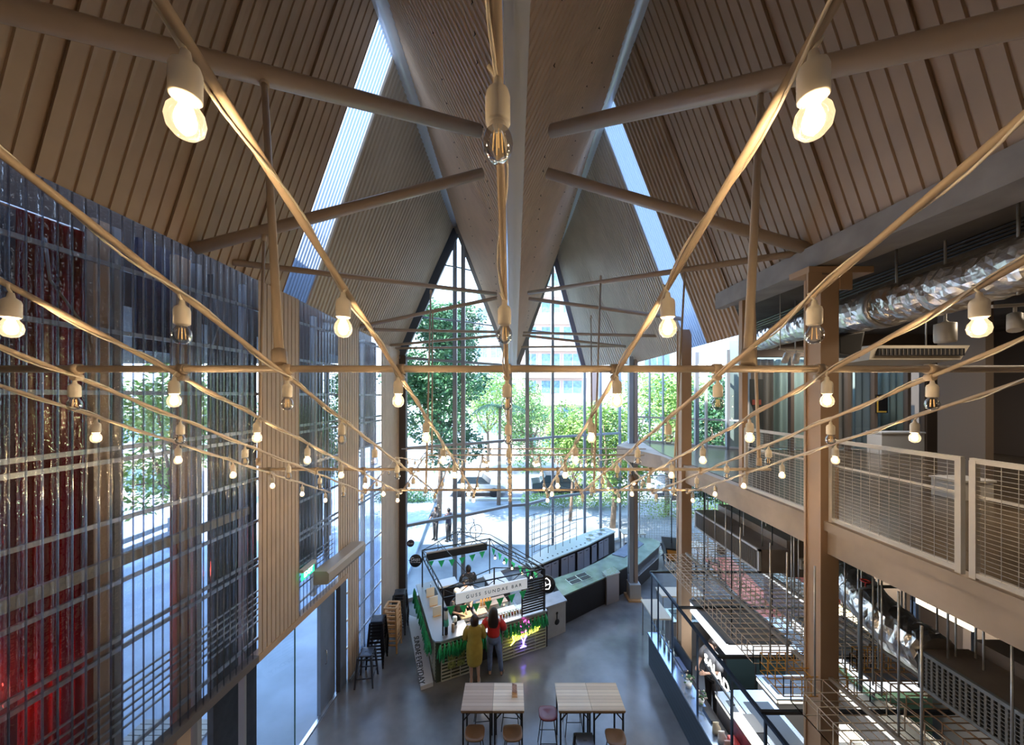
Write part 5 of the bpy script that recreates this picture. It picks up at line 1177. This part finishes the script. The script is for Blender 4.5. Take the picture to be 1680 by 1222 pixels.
# ================================================================== PEOPLE
def figure(name, label, P, E, base, parts, group=None):
    """P: joint -> (x,y,z,r) in local space; body is one skinned surface"""
    t = thing(name, label, 'person', base, group, None, True)
    me = bpy.data.meshes.new('body'); keys = list(P); me.from_pydata([P[k][:3] for k in keys], [(keys.index(a), keys.index(b)) for a, b in E], []); me.update()
    o = bpy.data.objects.new('body', me); C.objects.link(o); o.parent = t; me.materials.append(skin); OFF[o.name] = Vector()
    sk = o.modifiers.new('skin', 'SKIN'); sk.use_smooth_shade = True
    for i, k in enumerate(keys):
        sv = me.skin_vertices[0].data[i]; r = P[k][3]; sv.radius = r if isinstance(r, tuple) else (r, r); sv.use_root = (k == 'pelvis')
    o.modifiers.new('smooth', 'SUBSURF').levels = 1; o.modifiers['smooth'].render_levels = 2
    for pn, m, mm in parts: obj(pn, m, mm, t)
    return t
def arms(P, E, sx_, sh, el, wr, hd):
    s = 'L' if sx_ < 0 else 'R'
    P['sh'+s] = (*sh, .048); P['el'+s] = (*el, .036); P['wr'+s] = (*wr, .024); P['pm'+s] = (*hd, .030)
    E += [('chest','sh'+s),('sh'+s,'el'+s),('el'+s,'wr'+s),('wr'+s,'pm'+s)]
    h = Vector(hd); d = (h-Vector(wr)).normalized(); sd = d.orthogonal().normalized()
    for k, (off, ln) in enumerate(((-.027,.060),(-.009,.070),(.009,.066),(.027,.052))):
        a = h+sd*off+d*.03; b = a+d*ln*.55; c = b+d*ln*.45+Vector((0,0,-.012))
        for nm, p, r in (('a',a,.011),('b',b,.0095),('c',c,.008)): P['f%d%s%s' % (k,s,nm)] = (*p, r)
        E += [('pm'+s,'f%d%sa' % (k,s)),('f%d%sa' % (k,s),'f%d%sb' % (k,s)),('f%d%sb' % (k,s),'f%d%sc' % (k,s))]
    a = h+sd*(-.045)*sx_; b = a+d*.035+sd*(-.012)*sx_
    P['t'+s+'a'] = (*a, .012); P['t'+s+'b'] = (*b, .009); E += [('pm'+s,'t'+s+'a'),('t'+s+'a','t'+s+'b')]
def stand(legs, shoulders=.19):
    P = {'pelvis': (0,0,.93,(.15,.11)), 'waist': (0,.0,1.08,(.12,.09)), 'chest': (0,0,1.28,(.15,.10)), 'neck': (0,0,1.43,.05), 'jaw': (0,.015,1.50,(.062,.07)), 'head': (0,.012,1.575,(.076,.09)), 'crown': (0,.0,1.635,(.05,.06))}
    E = [('pelvis','waist'),('waist','chest'),('chest','neck'),('neck','jaw'),('jaw','head'),('head','crown')]
    for s, (hip, kn, an, toe) in zip('LR', legs):
        P['hip'+s] = (*hip, .085); P['kn'+s] = (*kn, .055); P['an'+s] = (*an, .034); P['heel'+s] = (an[0],an[1]-.03,.04,.032); P['toe'+s] = (*toe, .026)
        E += [('pelvis','hip'+s),('hip'+s,'kn'+s),('kn'+s,'an'+s),('an'+s,'heel'+s),('heel'+s,'toe'+s)]
    return P, E
def face(P0, fwd=1):   # nose, eyes, ears on the +y side of a local head
    m = MB(); x, y, z = P0
    m.lathe([(.0001,-.02),(.012,-.012),(.004,.02)], (x,y+.085*fwd,z), 8)
    for s in (-1,1): m.ball((x+s*.075,y,z), .018, 6, 5, .5, 1, 1.5)
    return m
def eyes(P0, fwd=1):
    x, y, z = P0; m = MB()
    for s in (-1,1): m.ball((x+s*.028,y+.078*fwd,z+.012), .009, 6, 4)
    return m.ball((x,y+.080*fwd,z-.045), .018, 8, 4, 1, .4, .3)
# customer in mustard dress
P, E = stand([((-.09,0,.88),(-.085,.01,.48),(-.08,0,.09),(-.09,.15,.025)),((.09,0,.88),(.085,.01,.48),(.10,0,.09),(.12,.15,.025))])
arms(P, E, -1, (-.18,0,1.36), (-.23,.06,1.10), (-.15,.24,1.02), (-.12,.32,1.02)); arms(P, E, 1, (.18,0,1.36), (.24,.05,1.10), (.17,.24,1.04), (.13,.32,1.04))
mus = mat('mustard_cloth', (.38,.28,.05), .8, var=.15, vscale=6); redc = mat('red_cloth', (.62,.03,.03), .7, var=.2); den = mat('blue_jeans', (.14,.20,.36), .8, var=.25, vscale=8)
dress = MB().loft([(0,0,.48,.175,.14),(0,0,.52,.19,.15),(0,0,.75,.205,.16),(0,-.01,.95,.20,.155),(0,0,1.10,.165,.13),(0,0,1.25,.19,.135),(0,0,1.36,.19,.12),(0,0,1.41,.12,.08),(0,0,1.435,.065,.06)], 20)
for s in (-1,1): dress.tube([(s*.15,0,1.37),(s*.21,.02,1.26),(s*.235,.05,1.12),(s*.23,.09,1.08)], [.075,.075,.07,.072], 12)
hair = MB().loft([(0,-.01,1.43,.085,.07),(0,-.02,1.47,.10,.085),(0,-.02,1.55,.105,.105),(0,-.012,1.62,.095,.105),(0,-.01,1.67,.06,.07),(0,-.01,1.685,.02,.02)], 16)
sh = MB()
for s, x in ((-1,-.08),(1,.11)): sh.loft([(x,.05,0,.045,.13),(x,.05,.02,.045,.13),(x,.06,.05,.035,.09),(x,.02,.075,.03,.05)], 12)
pa = figure('person', 'woman in a mustard knee-length dress seen from behind at the kiosk, short dark hair', P, E, (-.93,8.47,0), [('dress',dress,mus),('hair',hair,mat('brown_hair',(.035,.015,.01),.4)),('shoes',sh,mat('pale_shoe',(.55,.52,.5),.6)),('face',face((0,0,1.56)),skin),('eyes_and_mouth',eyes((0,0,1.56)),ink)], 'two customers at the kiosk')
pa.rotation_euler = (0,0,.15)
# customer in red top and jeans
P, E = stand([((-.09,0,.90),(-.10,.02,.50),(-.09,-.02,.12),(-.10,.12,.03)),((.09,0,.90),(.15,.03,.50),(.20,.0,.12),(.24,.13,.03))])
arms(P, E, -1, (-.18,0,1.38), (-.26,.04,1.14), (-.20,.20,1.06), (-.16,.28,1.05)); arms(P, E, 1, (.18,0,1.38), (.27,.06,1.16), (.20,.24,1.08), (.15,.31,1.07))
top = MB().loft([(0,0,1.00,.15,.12),(0,0,1.06,.165,.13),(0,0,1.16,.155,.12),(0,0,1.27,.185,.13),(0,0,1.37,.195,.12),(0,0,1.42,.12,.08),(0,0,1.445,.065,.06)], 20)
for s in (-1,1): top.tube([(s*.15,0,1.38),(s*.23,.02,1.28),(s*.265,.05,1.16)], [.08,.085,.08], 12)
jn = MB().loft([(0,0,.84,.17,.125),(0,0,.92,.18,.135),(0,0,1.0,.15,.12),(0,0,1.04,.14,.11)], 18)
for s, hx, kx, ax, ay in ((-1,-.09,-.10,-.09,-.02),(1,.09,.15,.20,0)): jn.tube([(hx,0,.90),(lerp(hx,kx,.4),.01,.74),(kx,.02,.50),(lerp(kx,ax,.6),.0,.28),(ax,ay,.12)], [.10,.092,.068,.062,.045], 14)
hair = MB().loft([(0,-.07,1.20,.05,.03),(0,-.08,1.26,.12,.05),(0,-.075,1.36,.14,.065),(0,-.05,1.46,.13,.085),(0,-.02,1.56,.115,.11),(0,-.012,1.64,.10,.11),(0,-.01,1.69,.06,.07),(0,-.01,1.705,.02,.02)], 16)
sh = MB()
for x, y in ((-.09,.03),(.21,.04)): sh.loft([(x,y+.04,0,.04,.09),(x,y+.03,.035,.04,.11),(x,y,.09,.038,.06),(x,y-.03,.11,.035,.04)], 12).bar((x,y-.06,0),(x,y-.05,.08), .014)
pb = figure('person', 'woman in a red top and blue jeans leaning at the kiosk, long dark wavy hair', P, E, (-.47,8.72,0), [('top',top,redc),('jeans',jn,den),('hair',hair,hairm),('shoes',sh,black),('face',face((0,0,1.58)),skin),('eyes_and_mouth',eyes((0,0,1.58)),ink)], 'two customers at the kiosk')
pb.rotation_euler = (0,0,-.1)
# staff: facing the counter (towards -y)
def staff(label, loc, rot, shirt, lower, cap, group, hairc=hairm, hgt=1):
    P, E = stand([((-.09,0,.88),(-.09,.0,.48),(-.09,0,.09),(-.09,.15,.025)),((.09,0,.88),(.09,.0,.48),(.10,0,.09),(.11,.15,.025))])
    arms(P, E, -1, (-.18,0,1.36), (-.23,.08,1.12), (-.12,.27,1.08), (-.08,.34,1.07)); arms(P, E, 1, (.18,0,1.36), (.23,.08,1.12), (.13,.27,1.10), (.09,.34,1.08))
    tp = MB().loft([(0,0,.86,.17,.13),(0,0,1.10,.155,.12),(0,0,1.26,.185,.13),(0,0,1.36,.19,.12),(0,0,1.41,.12,.08),(0,0,1.435,.065,.06)], 18)
    for s in (-1,1): tp.tube([(s*.15,0,1.37),(s*.21,.03,1.26),(s*.225,.06,1.16)], [.075,.075,.07], 12)
    pt = MB().loft([(0,0,.80,.165,.125),(0,0,.92,.17,.13)], 16)
    for s in (-1,1): pt.tube([(s*.09,0,.88),(s*.09,0,.48),(s*.09,0,.10)], [.10,.07,.055], 12)
    hr = MB().loft([(0,-.03,1.48,.07,.06),(0,-.03,1.54,.09,.08),(0,-.02,1.61,.09,.095),(0,-.01,1.665,.05,.06),(0,-.01,1.68,.02,.02)], 14)
    sh = MB()
    for x in (-.09,.10): sh.loft([(x,.05,0,.05,.13),(x,.05,.05,.045,.11),(x,.0,.09,.04,.05)], 12)
    ps = [('shirt',tp,shirt),('trousers',pt,lower),('hair',hr,hairc),('shoes',sh,black),('face',face((0,0,1.56)),skin),('eyes_and_mouth',eyes((0,0,1.56)),ink)]
    if cap: ps.append(('cap', MB().loft([(0,.0,1.60,.095,.11),(0,0,1.65,.09,.10),(0,0,1.69,.05,.06)], 16).loft([(0,.12,1.60,.07,.08),(0,.12,1.61,.07,.08)], 12), cap))
    t = figure('person', label, P, E, loc, ps, group); t.rotation_euler = (0,0,rot); t.scale = (hgt,)*3; return t
gk = 'staff working inside the kiosk'
staff('worker in white shirt and black cap behind the kiosk counter, under the sign', (*K(1.15,1.42)[:2],0), PI+.4, mat('white_shirt',(.5,.52,.55),.7), shade, black, gk)
staff('worker in dark clothes bending at the left inside the kiosk', (*K(.80,1.10)[:2],0), PI+.9, shade, shade, mat('cream_cap',(.7,.66,.58),.7), gk, hgt=.95)
staff('worker in dark top with loose dark hair at the back of the kiosk', (*K(1.45,2.15)[:2],0), .3, mat('charcoal_top',(.04,.04,.045),.7), shade, None, gk)
staff('market worker in a grey shirt standing behind the glowing letters', (4.47,7.62,0), PI/2+.35, mat('grey_shirt',(.25,.25,.27),.8), shade, None, 'market staff')
gp = 'people walking outside the end glazing'
staff('distant passer-by in dark clothes outside, above the kiosk left corner', (-3.9,17.4,-.2), 2.5, shade, shade, None, gp)
staff('distant passer-by outside standing nearer to the kiosk middle', (-3.2,17.2,-.2), 1.0, mat('dark_plum_top',(.06,.04,.06),.7), shade, None, gp)
staff('person beyond the side door opening, only partly visible from the hall', (-9.3,12.0,-.01), .4, shade, mat('navy_trousers',(.03,.05,.1),.7), None, 'people outside the side door')
# ================================================================== OUTSIDE
rnd = random.Random(9)
def crown(blobs, n, size, rn):
    m = MB(); tot = sum(b[3]**2 for b in blobs)
    for (cx, cy, cz, r) in blobs:
        k = int(n*r*r/tot)
        for _ in range(k):
            a = rn.uniform(0, 2*PI); z = rn.uniform(-1, 1); q = math.sqrt(1-z*z); rr = r*(.62+.45*rn.random())
            p = Vector((cx+rr*q*math.cos(a), cy+rr*q*math.sin(a), cz+rr*z*.8))
            d = Vector((rn.uniform(-1,1),rn.uniform(-1,1),rn.uniform(-.7,.3))).normalized(); e = d.orthogonal().normalized(); s_ = size*rn.uniform(.6,1.3)
            e = e*math.cos(a)+d.cross(e)*math.sin(a)
            m.add([p, p+d*s_*.5+e*s_*.22, p+d*s_, p+d*s_*.5-e*s_*.22], [(0,1,2,3)])
    return m
def tree(x, y, base, top_, rad, n, m_, label, seed, size=.28, lean=0, nb=12, trunk_r=.2, low=.35, sqz=1.0):
    rn = random.Random(seed); t = thing('tree', label, 'tree', (x,y,base), 'trees outside the glazing')
    zc = lerp(base, top_, .62); blobs = []
    for k in range(nb):
        a = rn.uniform(0, 2*PI); f = rn.random()**.6; z = rn.uniform(lerp(base,top_,low), top_-rad*.3)
        w_ = rad*(1-.35*abs(z-zc)/(top_-zc+.01)); blobs.append((x+lean+f*w_*math.cos(a)*.75, y+f*w_*math.sin(a)*.75*sqz, z, rad*rn.uniform(.34,.5)))
    obj('crown', crown(blobs, n, size, rn), m_, t)
    m = MB().tube([(x,y,base),(x+.1,y,lerp(base,top_,.2)),(x+lean*.6,y,lerp(base,top_,.45)),(x+lean,y,lerp(base,top_,.75))], [trunk_r,trunk_r*.8,trunk_r*.5,trunk_r*.2], 8)
    for b in blobs[:6]: m.tube([(x+lean*.4,y,lerp(base,top_,.32)), ((x+b[0])/2,(y+b[1])/2,lerp(base,top_,.42)), b[:3]], [trunk_r*.5,trunk_r*.35,.03], 6)
    obj('trunk', m, bark, t); return t
tree(-4.4, 20.5, -.2, 13.0, 3.1, 26000, leafd, 'big dark green tree behind the left of the glazing', 1, .25, 0, 30, .17, .25)
tree(-2.4, 33, -.2, 11.5, 3.8, 10000, leafl, 'bright feathery tree to the right of the big dark tree', 2, .22, 0, 16, .18, .3)
tree(1.9, 33.5, -.2, 8.6, 3.4, 8000, mat('mid_leaf', (.12,.32,.10), .5, var=.5, var2=(.3,.5,.16)), 'lower bushy tree behind the centre post', 3, .26, 0, 14, .2, .1)
tree(3.4, 20.0, -.2, 6.9, 2.5, 10000, leafl, 'light green tree right of the centre post, close to the glass', 4, .19, .3, 16, .11, .42)
tree(5.6, 19.0, -.2, 7.2, 2.9, 12000, leafl, 'light green tree with a forked pale trunk above the rear counter', 5, .19, .3, 20, .17, .40)
tree(9.5, 21, -.2, 9.2, 3.2, 10000, leafl, 'light green tree behind the grey column on the right', 6, .22, 0, 16, .2, .3)
tree(9.5, 15.5, -.2, 8.6, 2.3, 9000, leafd, 'dark green tree behind the slanted gallery glazing', 7, .19, 0, 14, .2, .35)
tree(14.5, 19.5, -.2, 10.0, 3.0, 9000, leafd, 'dark green tree at the far right behind the gallery glazing', 8, .2, 0, 14, .2, .3)
tree(-9.5, 17.5, -.2, 9.0, 2.6, 7000, leafd, 'green tree in the yard seen through the clear side wall', 9, .22, 0, 12, .2, .3)
tree(-13, 13.5, -.2, 9.5, 3.0, 6000, leafl, 'bright tree beyond the yard seen through the clear side wall', 10, .24, 0, 12, .2, .35)
# palm
t = thing('palm', 'dark palm with drooping fronds behind the centre post', 'palm', (-.9,23,-.2), None)
obj('trunk', MB().tube([(-.9,23,-.2),(-.85,23,3),(-.8,23,6.4)], [.14,.11,.09], 8), bark, t)
m = MB()
for k in range(16):
    a = k*2*PI/16+.2; L_f = 1.9; pts = [Vector((-.8,23,6.4))+Vector((math.cos(a)*s,math.sin(a)*s,.55*s-.42*s*s)) for s in (0,.4,.8,1.2,1.6,1.9)]
    sd_ = Vector((-math.sin(a),math.cos(a),0))
    for i in range(5):
        for j in range(4):
            p = pts[i].lerp(pts[i+1], j/4)
            for s in (-1,1): m.add([p, p+sd_*s*.34+Vector((0,0,-.16)), p+Vector((math.cos(a),math.sin(a),0))*.07], [(0,1,2)])
obj('frond', m, leafd, t); t.children[-1]['kind'] = 'stuff'
# hedges
def hedge(x0,x1,y,h,label,seed):
    rn = random.Random(seed); m = crown([(lerp(x0,x1,(k+.5)/14),y,h*.5-.15,h*.62) for k in range(14)], 4200, .13, rn)
    t = thing('hedge', label, 'hedge', ((x0+x1)/2,y,-.2)); obj('leaves', m, leafl if seed % 2 else leafd, t); t.children[-1]['kind'] = 'stuff'
hedge(.8,7.5,22.5,.9,'clipped low hedge along the street beyond the rear counter',31)
hedge(-9,-5.6,23.1,1.0,'low green hedge beyond the pale forecourt on the left',32)
hedge(8,16,20.5,1.2,'hedge outside behind the mesh screen on the right',33)
struct('road', MB().box((-40,24.2,-.205),(60,31,-.19)), mat('asphalt', (.20,.21,.23), .8, var=.2), 'grey street running across behind the forecourt')
struct('kerb', MB().box((-40,23.8,-.205),(60,24.1,-.05)), mat('pale_kerb', (.55,.55,.52), .8), 'pale kerb of the street')
# buildings
def building(name, label, x0, x1, y, d, h, wallm, bands, cols, winm, fh=3.3, wh=1.5, base=-.2, band=None):
    t = thing(name, label, 'building', ((x0+x1)/2,y,base)); obj('wall', MB().box((x0,y,base),(x1,y+d,h)), wallm, t)
    nfl = int((h-base)/fh); mwin = 0
    for f in range(nfl):
        zz = base+f*fh+1.1
        for (a, b) in cols:
            if mwin >= 95: break
            w_ = obj('window', MB().box((a,y-.06,zz),(b,y-.02,zz+wh)), winm, t); mwin += 1
            m = MB(); k = max(2, int((b-a)/1.1))
            for j in range(k+1): xx = lerp(a,b,j/k); m.box((xx-.04,y-.10,zz),(xx+.04,y-.06,zz+wh))
            obj('window_frame', m, white_steel, w_)
    if band: 
        for f in range(nfl+1): obj('balcony_band', MB().box((x0-.1,y-.5,base+f*fh-.35),(x1+.1,y,base+f*fh+.65)), band, t)
    return t
wing = mat('bluish_window', (.18,.30,.38), .15, var=.3)
building('apartment_block', 'cream and pink banded apartment block seen through the right gable', 1.2, 9.2, 42, 10, 31, mat('pink_wall', (.62,.42,.38), .8), 0, [(1.6,3.0),(3.6,5.9),(6.3,8.6)], wing, band=mat('cream_band', (.86,.80,.70), .8))
building('apartment_block', 'pale lower building right of the banded apartment block', 11, 26, 40, 8, 13, mat('pale_grey_wall', (.72,.74,.74), .8), 0, [(11.8,14.5),(15.5,18.5),(19.5,23)], wing)
building('office_tower', 'tall grey-white tower with gridded windows seen through the left gable', -6.5, -1.2, 58, 9, 33, mat('tower_wall', (.62,.66,.70), .8), 0, [(-5.9,-4.2),(-3.6,-1.8)], wing, 3.2, 2.0)
building('office_tower', 'pale flat building between the tower and the centre post', -1.0, .9, 50, 8, 16, mat('off_white_wall', (.78,.78,.78), .8), 0, [(-.6,.6)], wing)
building('low_building', 'low white building across the yard beyond the side wall', -34, -18, 22, 6, 7, mat('off_white_wall', (.7,.7,.7), .8), 0, [(-32,-28),(-26,-20)], wing)
building('apartment_block', 'grey block at the far right beyond the gallery glazing', 17, 34, 27, 8, 15, mat('blue_grey_wall', (.42,.48,.55), .8), 0, [(18,21),(23,27),(29,33)], wing)
# parked cars
def car(x, y, rot, col, label):
    t = thing('car', label, 'car', (x,y,-.19), 'cars on the street', None, True)
    def prof(w0, w1, P_): 
        m = MB(); n = len(P_); m.add([(a,-w0,b) for a,b in P_]+[(a,w0,b) for a,b in P_], [tuple(range(n)), tuple(range(2*n-1,n-1,-1))]+[(i,n+i,n+(i+1)%n,(i+1)%n) for i in range(n)]); return m
    obj('body', prof(.85,.85,[(-2.1,.3),(2.1,.3),(2.15,.62),(1.9,.8),(1.0,.88),(-1.6,.92),(-2.1,.85)]), mat('car_'+label.split()[0], col, .25, .3), t)
    obj('cabin', prof(.72,.6,[(-1.5,.9),(1.0,.88),(.4,1.38),(-1.1,1.40)]), mat('car_glass', (.03,.05,.07), .1), t)
    obj('roof', MB().box((-1.05,-.66,1.39),(.38,.66,1.43)), MATS['car_'+label.split()[0]], t)
    for a in (-1.3,1.3):
        for b in (-.86,.86): obj('wheel', MB().lathe([(.0001,-.1),(.22,-.1),(.32,-.08),(.32,.08),(.22,.1),(.0001,.1)], (a,b,.32), 18, (0,1,0)), black, t)
    t.rotation_euler = (0,0,rot); return t
car(-2.6,25.6,0,(.6,.62,.64),'silver car parked on the street left of the centre post')
car(3.6,26.0,0,(.08,.09,.1),'black car parked on the street right of the centre post')
car(12.5,25.5,0,(.55,.58,.6),'grey car on the street behind the grey column')
# bicycle
t = thing('bicycle', 'dark bicycle on the forecourt beyond the kiosk', 'bicycle', (-2.3,17.4,-.2), None, None, True)
for a in (-.5,.5): obj('wheel', MB().tube([(a+.33*math.cos(k*PI/10),0,.33+.33*math.sin(k*PI/10)) for k in range(20)], .02, 6, close=True), black, t)
obj('frame', MB().tube([(-.5,0,.33),(-.15,0,.8),(.38,0,.8),(.05,0,.33),(-.15,0,.8)], .02, 6).tube([(.5,0,.33),(.36,0,.95)], .018, 6).tube([(.05,0,.33),(-.5,0,.33)], .015, 6), darkblue, t)
obj('handlebar', MB().tube([(.36,-.22,1.0),(.36,0,.95),(.36,.22,1.0)], .014, 6), black, t); obj('saddle', MB().ball((-.17,0,.88), .1, 8, 5, 1.2, .6, .4), black, t)
t.rotation_euler = (0,0,.5)
# yard things
t = thing('yard_deck', 'slatted timber deck corner outside the side opening', 'deck', (-6.4,6.8,-.01))
m = MB()
for k in range(18): m.box((-8.0,5.3+.12*k,0),(-6.1-.02*k,5.40+.12*k,.06))
obj('slats', m, mat('weathered_slats', (.34,.36,.36), .7), t)
t = thing('yard_fence', 'grey slatted fence at the far side of the yard', 'fence', (-14,9,-.01))
obj('slats', MB().box((-16.1,2,.2),(-16.0,16,.4)).box((-16.1,2,.6),(-16.0,16,.8)).box((-16.1,2,1.0),(-16.0,16,1.2)), grey_paint, t)
for k in range(6): obj('post', MB().box((-16.15,2+2.8*k,-.01),(-16.0,2.1+2.8*k,1.4)), grey_paint, t)
# added fill lamps that brighten the gallery, no fixtures behind them
area_lamp('gallery_fill', (6.8,4.0,8.6), 1.2, 60, (1,.80,.58))
area_lamp('gallery_fill', (9.0,9.0,8.6), 1.0, 60, (1,.88,.75))
